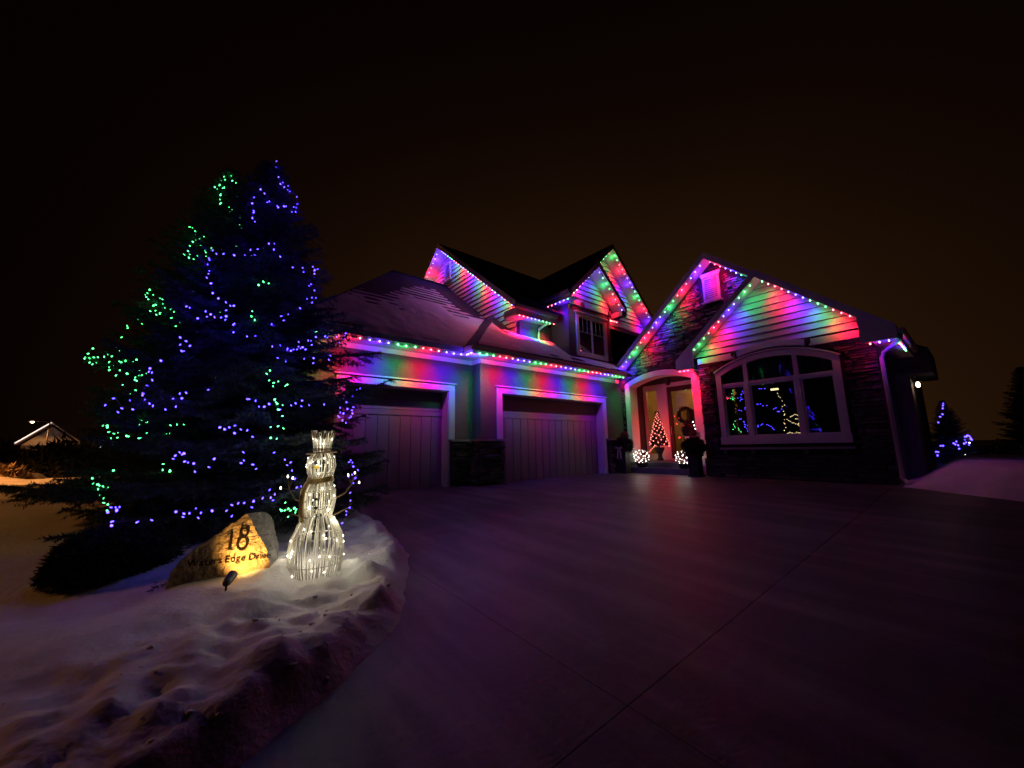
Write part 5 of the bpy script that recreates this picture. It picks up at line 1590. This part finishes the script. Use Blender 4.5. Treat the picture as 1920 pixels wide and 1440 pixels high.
# ------------------------------------------------------------------ entry decorations
def light_ball(label, c, R, n, seed):
    r = random.Random(seed)
    b = empty('light_ball', c, label, 'light ball', 'balls of white lights by the steps')
    mb = MB()
    for k in range(14):
        a = 2 * math.pi * k / 14
        mb.tube([Vector(c) + Vector((R * math.cos(w) * math.cos(a), R * math.cos(w) * math.sin(a), R * 0.85 * math.sin(w))) for w in [-math.pi / 2 + math.pi * q / 10 for q in range(11)]], 0.006, 4)
    mb.build('frame', 'twig_brown', b)
    for k in range(n):
        z = 1 - 2 * (k + 0.5) / n
        a = k * 2.39996
        q = math.sqrt(1 - z * z)
        p = Vector(c) + Vector((R * q * math.cos(a), R * q * math.sin(a), 0.85 * R * z)) * r.uniform(0.92, 1.05)
        bulb(p, 'mini_white', b, 0.012, 0.03, tilt=1.0)
    for a in range(4):
        lamp('glow', Vector(c) + Vector((0.5 * R * math.cos(a * 1.57), 0.5 * R * math.sin(a * 1.57) - 0.1, 0.1)), (1, 0.93, 0.86), 0.9, 0.05, b)
    return b
light_ball('ball of white lights on the step left of the entry', (-7.86, 12.52, 0.58), 0.28, 40, 1)
light_ball('ball of white lights on the step right of the entry', (-6.30, 12.50, 0.56), 0.26, 36, 2)
for (x, y), lb in (((-7.86, 12.52), 'low dark pot under the left ball of white lights'), ((-6.30, 12.50), 'low dark pot under the right ball of white lights')):
    p = MB().lathe([(0.13, 0.201), (0.17, 0.30), (0.19, 0.36), (0.17, 0.365), (0.15, 0.33)], (x, y, 0), 18).build('plant_pot', 'planter', None, smooth=True)
    tag(p, lb, 'pot', 'pots under the light balls')

def foliage_tris(c, rx, ry, rz, n, leaf, seed):
    r = np.random.default_rng(seed)
    u = r.normal(0, 1, (n, 3)); u /= np.linalg.norm(u, axis=1, keepdims=True)
    p = np.array(c) + u * r.uniform(0.3, 1, (n, 1)) ** 0.5 * np.array([rx, ry, rz])
    d = u * 0.6 + r.normal(0, 0.6, (n, 3)); d /= np.linalg.norm(d, axis=1, keepdims=True)
    sd = np.cross(d, r.normal(0, 1, (n, 3))); sd /= np.linalg.norm(sd, axis=1, keepdims=True)
    l = leaf * r.uniform(0.6, 1.3, (n, 1))
    return np.stack([p - sd * l * 0.14, p + sd * l * 0.14, p + d * l], 1).reshape(-1, 3)
def urn(label, x, y, h, fz, seed, bow):
    u = empty('tall_planter', (x, y, 0), label, 'planter', 'tall planters flanking the entry')
    MB().prism([(x - 0.15, y - 0.15, -0.02), (x + 0.15, y - 0.15, -0.02), (x + 0.15, y + 0.15, -0.02), (x - 0.15, y + 0.15, -0.02)], (0, 0, h)).box(x - 0.19, x + 0.19, y - 0.19, y + 0.19, h - 0.02, h + 0.05).box(x - 0.18, x + 0.18, y - 0.18, y + 0.18, -0.02, 0.05).build('pot', 'planter', u)
    T = foliage_tris((x, y, fz), 0.30, 0.28, 0.26, 3600, 0.12, seed)
    fast_mesh('evergreen_boughs', T, np.arange(len(T)).reshape(-1, 3), 'shrub_leaf', u, off=(x, y, 0))
    T = foliage_tris((x + 0.05, y, fz + 0.30), 0.16, 0.16, 0.20, 500, 0.07, seed + 5)
    fast_mesh('red_berries', T, np.arange(len(T)).reshape(-1, 3), 'berry_red', u, off=(x, y, 0))
    if bow:
        mb = MB()
        yb = y - 0.30
        for s in (-1, 1):
            mb.prism([(x, yb, fz - 0.08), (x + s * 0.13, yb - 0.02, fz - 0.02), (x + s * 0.14, yb - 0.02, fz - 0.12)], (0, 0.012, 0))
            mb.prism([(x + s * 0.01, yb - 0.002, fz - 0.09), (x + s * 0.06, yb - 0.002, fz - 0.10), (x + s * 0.11, yb - 0.012, fz - 0.48), (x + s * 0.07, yb - 0.012, fz - 0.44), (x + s * 0.045, yb - 0.012, fz - 0.50)], (0, 0.010, 0))
        mb.lathe([(0.01, -0.03), (0.03, -0.015), (0.03, 0.015), (0.01, 0.03)], (x, yb, fz - 0.09), 10)
        mb.build('bow', 'ribbon', u)
    return u
urn('tall dark planter with evergreen and a pale bow left of the steps', -8.30, 12.12, 0.72, 0.98, 3, True)
urn('tall dark planter heaped with evergreen right of the steps', -5.74, 12.10, 0.62, 0.90, 4, False)

# red-lit cone tree in a pot on the porch
cx, cy, z0 = -7.72, 13.55, 0.40
ct = empty('cone_tree', (cx, cy, z0), 'small potted cone tree covered in red lights beside the front door', 'small tree')
MB().lathe([(0.10, 0.0), (0.13, 0.03), (0.08, 0.10), (0.07, 0.20), (0.15, 0.36), (0.19, 0.46), (0.18, 0.48)], (cx, cy, z0), 18).build('urn', 'planter', ct, smooth=True)
r = np.random.default_rng(5)
n = 5200
hh = r.uniform(0, 1, n) ** 1.3
an = r.uniform(0, 2 * np.pi, n)
R = 0.30 * (1 - hh) * r.uniform(0.5, 1, n) + 0.02
p = np.stack([cx + R * np.cos(an), cy + R * np.sin(an), z0 + 0.55 + 1.25 * hh], -1)
d = np.stack([np.cos(an), np.sin(an), r.uniform(-0.2, 0.6, n)], -1) + r.normal(0, 0.4, (n, 3))
d /= np.linalg.norm(d, axis=1, keepdims=True)
sd = np.cross(d, r.normal(0, 1, (n, 3))); sd /= np.linalg.norm(sd, axis=1, keepdims=True)
T = np.stack([p - sd * 0.010, p + sd * 0.010, p + d * 0.075], 1).reshape(-1, 3)
fast_mesh('foliage', T, np.arange(len(T)).reshape(-1, 3), 'shrub_leaf', ct, off=(cx, cy, z0))
for k in range(96):
    f = (k + 0.5) / 96
    a = k * 2.39996
    R = 0.35 * (1 - f) + 0.03
    q = Vector((cx + R * math.cos(a), cy + R * math.sin(a), z0 + 0.52 + 1.25 * f))
    bulb(q, 'mini_red', ct, 0.016, 0.04, tilt=1.0)
    if k % 6 == 0:
        lamp('glow', q + Vector((0.07 * math.cos(a), 0.07 * math.sin(a), 0)), (1.0, 0.02, 0.04), 1.6, 0.03, ct)
MB().tube([(cx, cy, z0 + 0.4), (cx, cy, z0 + 1.7)], [0.02, 0.006], 6).build('trunk', 'bark', ct)
for k in range(9):
    q = Vector((cx - 0.16 - 0.03 * k, cy - 0.12 - 0.055 * k, z0 + 0.50 - 0.055 * k))
    bulb(q, 'mini_red', ct, 0.014, 0.035, tilt=1.0)
# wreath on the door
wc = Vector((-6.95, 14.20, 2.05))
wr = empty('door_wreath', wc, 'dark evergreen wreath hanging on the front door', 'wreath')
tri = []
r = np.random.default_rng(6)
for k in range(1500):
    a = r.uniform(0, 6.2832)
    c0 = np.array([wc.x + 0.26 * math.cos(a), wc.y, wc.z + 0.26 * math.sin(a)]) + r.normal(0, 0.035, 3)
    d = r.normal(0, 1, 3); d /= np.linalg.norm(d); s = np.cross(d, r.normal(0, 1, 3)); s /= np.linalg.norm(s)
    tri += [c0 - s * 0.009, c0 + s * 0.009, c0 + d * 0.08]
tri = np.array(tri)
fast_mesh('boughs', tri, np.arange(len(tri)).reshape(-1, 3), 'shrub_leaf', wr, off=wc)
MB().tube([wc + Vector((0.24 * math.cos(a), 0, 0.24 * math.sin(a))) for a in [2 * math.pi * k / 24 for k in range(25)]], 0.02, 5).build('hoop', 'twig_brown', wr)
# second urn with bare twigs on the porch right of the door
MB().lathe([(0.12, 0.401), (0.15, 0.44), (0.13, 0.6), (0.18, 0.95), (0.22, 1.25), (0.20, 1.26)], (-6.55, 13.7, 0), 18).build('x', 'trim_paint', None, smooth=True)
o = bpy.data.objects['x']; o.name = 'porch_urn'; o.data.name = 'porch_urn'
tag(o, 'pale tapering urn on the porch right of the front door', 'urn')
pb = empty('porch_bouquet', (-6.55, 13.7, 1.26), 'dark winter bouquet standing in the pale porch urn', 'bouquet')
T = foliage_tris((-6.55, 13.7, 1.45), 0.26, 0.26, 0.30, 2200, 0.11, 12)
fast_mesh('leaves', T, np.arange(len(T)).reshape(-1, 3), 'shrub_leaf', pb, off=(-6.55, 13.7, 1.26))
T = foliage_tris((-6.45, 13.6, 1.55), 0.20, 0.16, 0.18, 260, 0.06, 13)
fast_mesh('berries', T, np.arange(len(T)).reshape(-1, 3), 'berry_red', pb, off=(-6.55, 13.7, 1.26))
for q in ((-6.30, 13.45, 1.62), (-6.27, 13.45, 1.50), (-6.33, 13.45, 1.74)):
    bulb(q, 'mini_white', pb, 0.015, 0.035)
# unlit porch lantern hanging from the ceiling
pl = empty('porch_lantern', (-7.05, 13.3, 3.72), 'unlit lantern hanging from the porch ceiling', 'lantern')
MB().tube([(-7.05, 13.3, 3.72), (-7.05, 13.3, 3.46)], 0.010, 6).build('stem', 'black_plastic', pl)
MB().lathe([(0.02, 3.47), (0.11, 3.42), (0.115, 3.40), (0.09, 3.395), (0.085, 3.18), (0.10, 3.17), (0.04, 3.12), (0.01, 3.11)], (-7.05, 13.3, 0), 6).build('cage', 'black_plastic', pl)

# ------------------------------------------------------------------ lit stand-ins behind the arched window for reflections in its glass
it = empty('reflected_tree', (-4.72, 13.75, 0.31), 'dark tree with blue and green lights inside the left of the arched window', 'christmas tree')
r = np.random.default_rng(15)
n = 5000
hh = r.uniform(0, 1, n) ** 1.2
an = r.uniform(0, 2 * np.pi, n)
R = 0.75 * (1 - hh) * r.uniform(0.4, 1, n) + 0.02
p = np.stack([-4.72 + R * np.cos(an), 13.75 + R * np.sin(an), 0.7 + 2.7 * hh], -1)
d = np.stack([np.cos(an), np.sin(an), r.uniform(-0.4, 0.3, n)], -1) + r.normal(0, 0.4, (n, 3))
d /= np.linalg.norm(d, axis=1, keepdims=True)
sd = np.cross(d, r.normal(0, 1, (n, 3))); sd /= np.linalg.norm(sd, axis=1, keepdims=True)
T = np.stack([p - sd * 0.014, p + sd * 0.014, p + d * 0.11], 1).reshape(-1, 3)
fast_mesh('foliage', T, np.arange(len(T)).reshape(-1, 3), 'needle', it, off=(-4.72, 13.75, 0.31))
MB().tube([(-4.72, 13.75, 0.31), (-4.72, 13.75, 3.3)], [0.05, 0.01], 6).build('trunk', 'bark', it)
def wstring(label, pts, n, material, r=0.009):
    """light string behind the window along a polyline, standing in for reflected lights"""
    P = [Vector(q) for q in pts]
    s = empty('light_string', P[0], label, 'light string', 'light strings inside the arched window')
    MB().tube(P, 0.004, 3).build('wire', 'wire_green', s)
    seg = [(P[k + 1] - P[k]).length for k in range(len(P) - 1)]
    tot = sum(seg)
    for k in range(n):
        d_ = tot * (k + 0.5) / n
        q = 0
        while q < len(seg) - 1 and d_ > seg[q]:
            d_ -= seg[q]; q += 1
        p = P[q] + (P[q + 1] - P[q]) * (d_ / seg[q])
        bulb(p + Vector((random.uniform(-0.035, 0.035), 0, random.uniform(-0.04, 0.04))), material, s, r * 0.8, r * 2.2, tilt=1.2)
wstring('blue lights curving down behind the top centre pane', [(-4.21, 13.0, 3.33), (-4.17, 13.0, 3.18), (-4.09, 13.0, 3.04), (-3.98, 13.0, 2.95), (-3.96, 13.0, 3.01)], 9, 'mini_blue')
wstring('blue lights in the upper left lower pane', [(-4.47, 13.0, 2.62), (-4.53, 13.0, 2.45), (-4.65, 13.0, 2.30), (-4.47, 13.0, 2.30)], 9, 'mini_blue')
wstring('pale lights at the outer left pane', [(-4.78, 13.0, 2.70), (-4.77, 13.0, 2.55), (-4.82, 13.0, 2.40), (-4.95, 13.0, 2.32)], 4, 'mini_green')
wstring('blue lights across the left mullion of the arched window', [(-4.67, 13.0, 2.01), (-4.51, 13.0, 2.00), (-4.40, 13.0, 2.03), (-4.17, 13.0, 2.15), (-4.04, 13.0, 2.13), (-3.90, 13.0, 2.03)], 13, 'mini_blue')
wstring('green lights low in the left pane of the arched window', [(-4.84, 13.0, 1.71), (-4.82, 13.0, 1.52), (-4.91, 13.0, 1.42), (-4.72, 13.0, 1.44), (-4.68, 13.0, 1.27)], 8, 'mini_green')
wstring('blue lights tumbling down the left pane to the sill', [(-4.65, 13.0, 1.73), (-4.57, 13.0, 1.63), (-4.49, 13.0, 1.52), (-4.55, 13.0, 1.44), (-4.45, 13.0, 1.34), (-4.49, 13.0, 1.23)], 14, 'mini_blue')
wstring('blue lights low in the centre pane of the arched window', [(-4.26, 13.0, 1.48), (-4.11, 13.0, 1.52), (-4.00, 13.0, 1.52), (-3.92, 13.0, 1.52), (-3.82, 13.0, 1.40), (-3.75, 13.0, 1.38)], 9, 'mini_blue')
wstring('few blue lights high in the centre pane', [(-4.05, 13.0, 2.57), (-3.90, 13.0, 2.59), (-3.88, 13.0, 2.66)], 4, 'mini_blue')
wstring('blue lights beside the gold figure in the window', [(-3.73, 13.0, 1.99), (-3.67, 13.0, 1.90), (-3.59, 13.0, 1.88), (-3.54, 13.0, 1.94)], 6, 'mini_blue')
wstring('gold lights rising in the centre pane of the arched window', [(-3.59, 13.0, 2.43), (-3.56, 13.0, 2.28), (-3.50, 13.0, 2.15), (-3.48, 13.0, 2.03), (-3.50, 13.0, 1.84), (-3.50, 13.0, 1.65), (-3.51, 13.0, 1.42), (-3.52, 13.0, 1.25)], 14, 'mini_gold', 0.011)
gf = empty('reflected_figure', (-3.35, 13.0, 1.21), 'gold glowing curled figure on the sill of the arched window', 'figure')
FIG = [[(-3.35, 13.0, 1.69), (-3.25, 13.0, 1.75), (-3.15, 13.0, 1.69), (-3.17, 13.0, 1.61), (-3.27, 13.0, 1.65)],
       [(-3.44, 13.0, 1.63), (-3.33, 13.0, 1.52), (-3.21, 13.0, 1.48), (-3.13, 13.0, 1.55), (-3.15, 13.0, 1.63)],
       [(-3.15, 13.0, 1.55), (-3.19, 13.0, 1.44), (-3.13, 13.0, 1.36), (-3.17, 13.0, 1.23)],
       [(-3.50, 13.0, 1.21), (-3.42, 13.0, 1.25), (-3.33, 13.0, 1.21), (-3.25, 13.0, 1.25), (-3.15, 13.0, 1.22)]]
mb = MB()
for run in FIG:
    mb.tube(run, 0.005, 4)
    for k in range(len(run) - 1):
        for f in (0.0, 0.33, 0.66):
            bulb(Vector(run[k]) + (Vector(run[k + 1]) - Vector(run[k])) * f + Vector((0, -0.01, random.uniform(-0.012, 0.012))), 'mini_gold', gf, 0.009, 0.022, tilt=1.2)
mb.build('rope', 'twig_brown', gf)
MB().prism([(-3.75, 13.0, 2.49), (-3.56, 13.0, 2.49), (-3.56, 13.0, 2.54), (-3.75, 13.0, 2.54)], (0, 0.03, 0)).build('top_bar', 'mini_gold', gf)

# ------------------------------------------------------------------ lantern under the far bay
ln = empty('side_lantern', (-0.90, 15.0, 2.74), 'small lit lantern hanging on the far side wall under the bay', 'lantern')
MB().tube([(-0.90, 15.1, 2.74), (-0.90, 15.1, 2.58)], 0.012, 6).build('stem', 'black_plastic', ln)
MB().lathe([(0.02, 2.60), (0.09, 2.55), (0.09, 2.53), (0.02, 2.53)], (-0.90, 15.1, 0), 8).build('hood', 'black_plastic', ln)
MB().lathe([(0.02, 2.53), (0.04, 2.49), (0.045, 2.44), (0.03, 2.40), (0.01, 2.39)], (-0.90, 15.1, 0), 12).build('globe', 'lamp_white', ln, smooth=True)
lamp('glow', (-0.90, 15.02, 2.30), (1.0, 0.45, 0.25), 0.8, 0.05, ln)

# ------------------------------------------------------------------ lit tree and dark trees beyond the house, right
rt = copy_tree(green_tree, (-0.95, 27.0, -0.9), 0.62, 1.3, 'small spruce with blue and white lights beyond the right snow bank', 'spruces right of the house')
r_ = random.Random(21)
def far_string(label, material, T, h, R, z0, z1, a0, a1, n, jit, rr_=0.026):
    s = empty('light_string', T, label, 'light string', 'light strings on the far right spruce')
    pts = []
    for k in range(n):
        f = k / max(n - 1, 1)
        z = z0 + (z1 - z0) * f + r_.uniform(-0.8, 0.8) * jit
        a = a0 + (a1 - a0) * f + r_.uniform(-jit, jit)
        q = R * max((h - z) / h, 0.02) ** 0.8
        p = Vector((T[0] + q * math.cos(a), T[1] + q * math.sin(a), T[2] + z))
        pts.append(p)
        bulb(p, material, s, rr_, rr_ * 2.4, tilt=1)
    MB().tube(pts, 0.006, 3).build('wire', 'wire_green', s)
RT = (-0.95, 27.0, -0.9)
far_string('blue lights near the top of the far right spruce', 'mini_blue', RT, 3.7, 1.1, 2.7, 3.6, -2.2, -1.2, 6, 0.1)
far_string('blue lights round the middle of the far right spruce', 'mini_blue', RT, 3.7, 1.15, 1.0, 2.1, -3.4, 0.6, 34, 0.25)
far_string('blue lights at the foot of the far right spruce', 'mini_blue', RT, 3.7, 1.15, 0.3, 0.8, -3.2, 0.0, 22, 0.25)
far_string('white lights scattered on the far right spruce', 'mini_white', RT, 3.7, 1.25, 0.3, 2.2, -2.8, 2.0, 18, 0.6, 0.022)
G_D = 'spruces right of the house'
copy_tree(blue_tree, (3.9, 38, -1.4), 1.3, 0.4, 'tall dark spruce at the right edge behind the snow bank', G_D)
copy_tree(green_tree, (2.3, 43, -1.4), 1.2, 2.4, 'dark spruce just right of the small lit one', G_D)
far_string('white garden lights in the hedge right of the lit spruce', 'mini_white', (1.6, 30, -0.9), 2.4, 1.0, 0.5, 1.9, -2.8, -0.6, 9, 0.3, 0.024)
shrub('hedge_shrub', 'low dark hedge behind the right snow bank', (1.4, 30.5, -1.0), 3.4, 1.2, 1.7, 9000, 'shrub_leaf', 0.22, seed=31)

# ------------------------------------------------------------------ street side, far left
def street_lamp(label, x, y, zb, h, aim, watts, cut=146):
    s = empty('street_lamp', (x, y, zb), label, 'street lamp', 'sodium street lamps')
    a = Vector(aim).normalized()
    top = Vector((x, y, zb + h))
    MB().tube([(x, y, zb - 0.3), (x, y, zb + 0.5), top], [0.10, 0.08, 0.05], 10).build('pole', 'gutter_metal', s, smooth=True)
    e = top + a * 0.9 + Vector((0, 0, 0.05))
    MB().tube([top - Vector((0, 0, 0.05)), top + a * 0.45 + Vector((0, 0, 0.08)), e], 0.04, 8).build('arm', 'gutter_metal', s)
    side = Vector((-a.y, a.x, 0))
    mb = MB()
    mb.prism([e - side * 0.16 - a * 0.1, e + side * 0.16 - a * 0.1, e + side * 0.12 + a * 0.65, e - side * 0.12 + a * 0.65], (0, 0, 0.13))
    mb.build('head', 'gutter_metal', s)
    mb = MB().lathe([(0.14, 0), (0.13, -0.08), (0.07, -0.14), (0.01, -0.15)], e + a * 0.3 - Vector((0, 0, 0.002)), 12)
    mb.build('lens', 'sodium', s, smooth=True)
    l = bpy.data.lights.new('glow', 'SPOT')          # full-cutoff head: nothing above about 72 degrees from the vertical
    l.color = (1.0, 0.36, 0.08)
    l.energy = watts
    l.spot_size, l.spot_blend = math.radians(cut), 0.22
    l.shadow_soft_size = 0.12
    o = bpy.data.objects.new('glow', l)
    link(o, s)
    o.location = e + a * 0.3 - Vector((0, 0, 0.32)) - root_loc(s)
    return s
street_lamp('street lamp glowing orange beside the far gabled roof', -57.5, -10.6, -2.0, 6.25, (-0.25, -0.97, 0), 250)
street_lamp('street lamp left of the driveway mouth, behind the viewer', -10.8, -10.4, -0.05, 5.6, (0.4, 0.9, 0), 620, 150)
street_lamp('nearer street lamp past the left edge over the far kerb', -24.7, -10.6, 0.05, 4.9, (0.95, 0.3, 0), W_STREET)

fh = empty('far_house', (-62, -10.4, -2.2), 'distant house with a snowy gable roof edged by a line of white light', 'house')
# ridge along x (towards us), gable end faces the street
hy0, hy1, hyc = -13.1, -8.6, -10.95
MB().box(-68, -60.6, hy0 + 0.3, hy1 - 0.3, -2.4, 2.1).build('wall', 'wall_paint', fh)
MB().prism([(-60.6, hy0 + 0.3, 2.1), (-60.6, hy1 - 0.3, 2.1), (-60.6, hyc, 3.95)], (-0.2, 0, 0)).build('gable_wall', 'siding_paint', fh)
MB().prism([(-60.0, hy0, 2.15), (-60.0, hyc, 4.25), (-68, hyc, 4.25), (-68, hy0, 2.15)], (0, 0, 0.15)).build('roof', 'roof_snow', fh)
MB().prism([(-60.0, hyc, 4.25), (-60.0, hy1, 2.15), (-68, hy1, 2.15), (-68, hyc, 4.25)], (0, 0, 0.15)).build('roof', 'roof_snow', fh)
MB().prism([(-60.1, hy1 - 0.6, 1.9), (-60.1, hy1 + 1.4, 1.9), (-64, hy1 + 1.4, 3.3), (-64, hy1 - 0.6, 3.3)], (0, 0, 0.12)).build('roof', 'roof_snow', fh)
MB().tube([(-59.9, hy0, 2.25), (-59.9, hyc, 4.36)], 0.045, 5).build('light_line', 'rope_white', fh)
MB().box(-60.59, -60.5, -11.5, -10.5, 0.2, 1.5).build('window', 'interior_dark', fh)
lamp('gable_fill', (-58.2, -11.2, 1.2), (1.0, 0.5, 0.42), 18, 0.2, fh)  # bare fill lamp with no fixture, set to tint the far gable pink
fh2 = empty('far_house', (-64, 13.5, -2.2), 'second distant house whose roof shows low between the spruce boughs', 'house')
MB().box(-70, -62, -1.5, 5.0, -2.4, 1.6).build('wall', 'wall_paint', fh2)
MB().prism([(-61.5, -2.0, 1.6), (-61.5, 1.75, 3.3), (-70, 1.75, 3.3), (-70, -2.0, 1.6)], (0, 0, 0.15)).build('roof', 'roof_snow', fh2)
MB().prism([(-61.5, 1.75, 3.3), (-61.5, 5.5, 1.6), (-70, 5.5, 1.6), (-70, 1.75, 3.3)], (0, 0, 0.15)).build('roof', 'roof_snow', fh2)
for k in range(3):
    bulb((-61.2, -5.6 - 0.9 * k, 1.9 + 0.2 * (k % 2)), 'mini_white', fh, 0.07, 0.14)
# hedge row behind the far kerb hides the foot of those houses
for k in range(7):
    y = -19 + k * 3.3
    shrub('roadside_hedge', ['round dark hedge bush beyond the road left of the street lamp', 'dark hedge bush beyond the road under the street lamp', 'dark hedge bush in front of the far gabled house, left half', 'dark hedge bush in front of the far gabled house, right half', 'dark hedge bush beyond the road behind the green-lit bough', 'dark hedge bush beyond the road behind the left of the spruces', 'dark hedge bush beyond the road hidden by the spruce trunks'][k], (-36 + 0.5 * math.sin(k * 2), y, -1.0), 2.0, 2.4, 2.85, 3200, 'shrub_leaf', 0.5, 'hedge', 'hedge bushes beyond the road', 40 + k)

for k, (gx, gy, gh, lb) in enumerate(((-26.6, -6.0, 0.75, 'tuft of dry grass lit orange beyond the road, rightmost'), (-26.9, -7.2, 1.0, 'taller clump of dry grass lit orange beyond the road'), (-27.4, -8.3, 1.1, 'clump of dry grass cut by the left edge of the view'))):
    shrub('grass_clump', lb, (gx, gy, -0.25), 0.7, 0.8, gh, 1800, 'dry_grass', 0.35, 'grass', 'dry grass clumps under the street lamp', 60 + k)
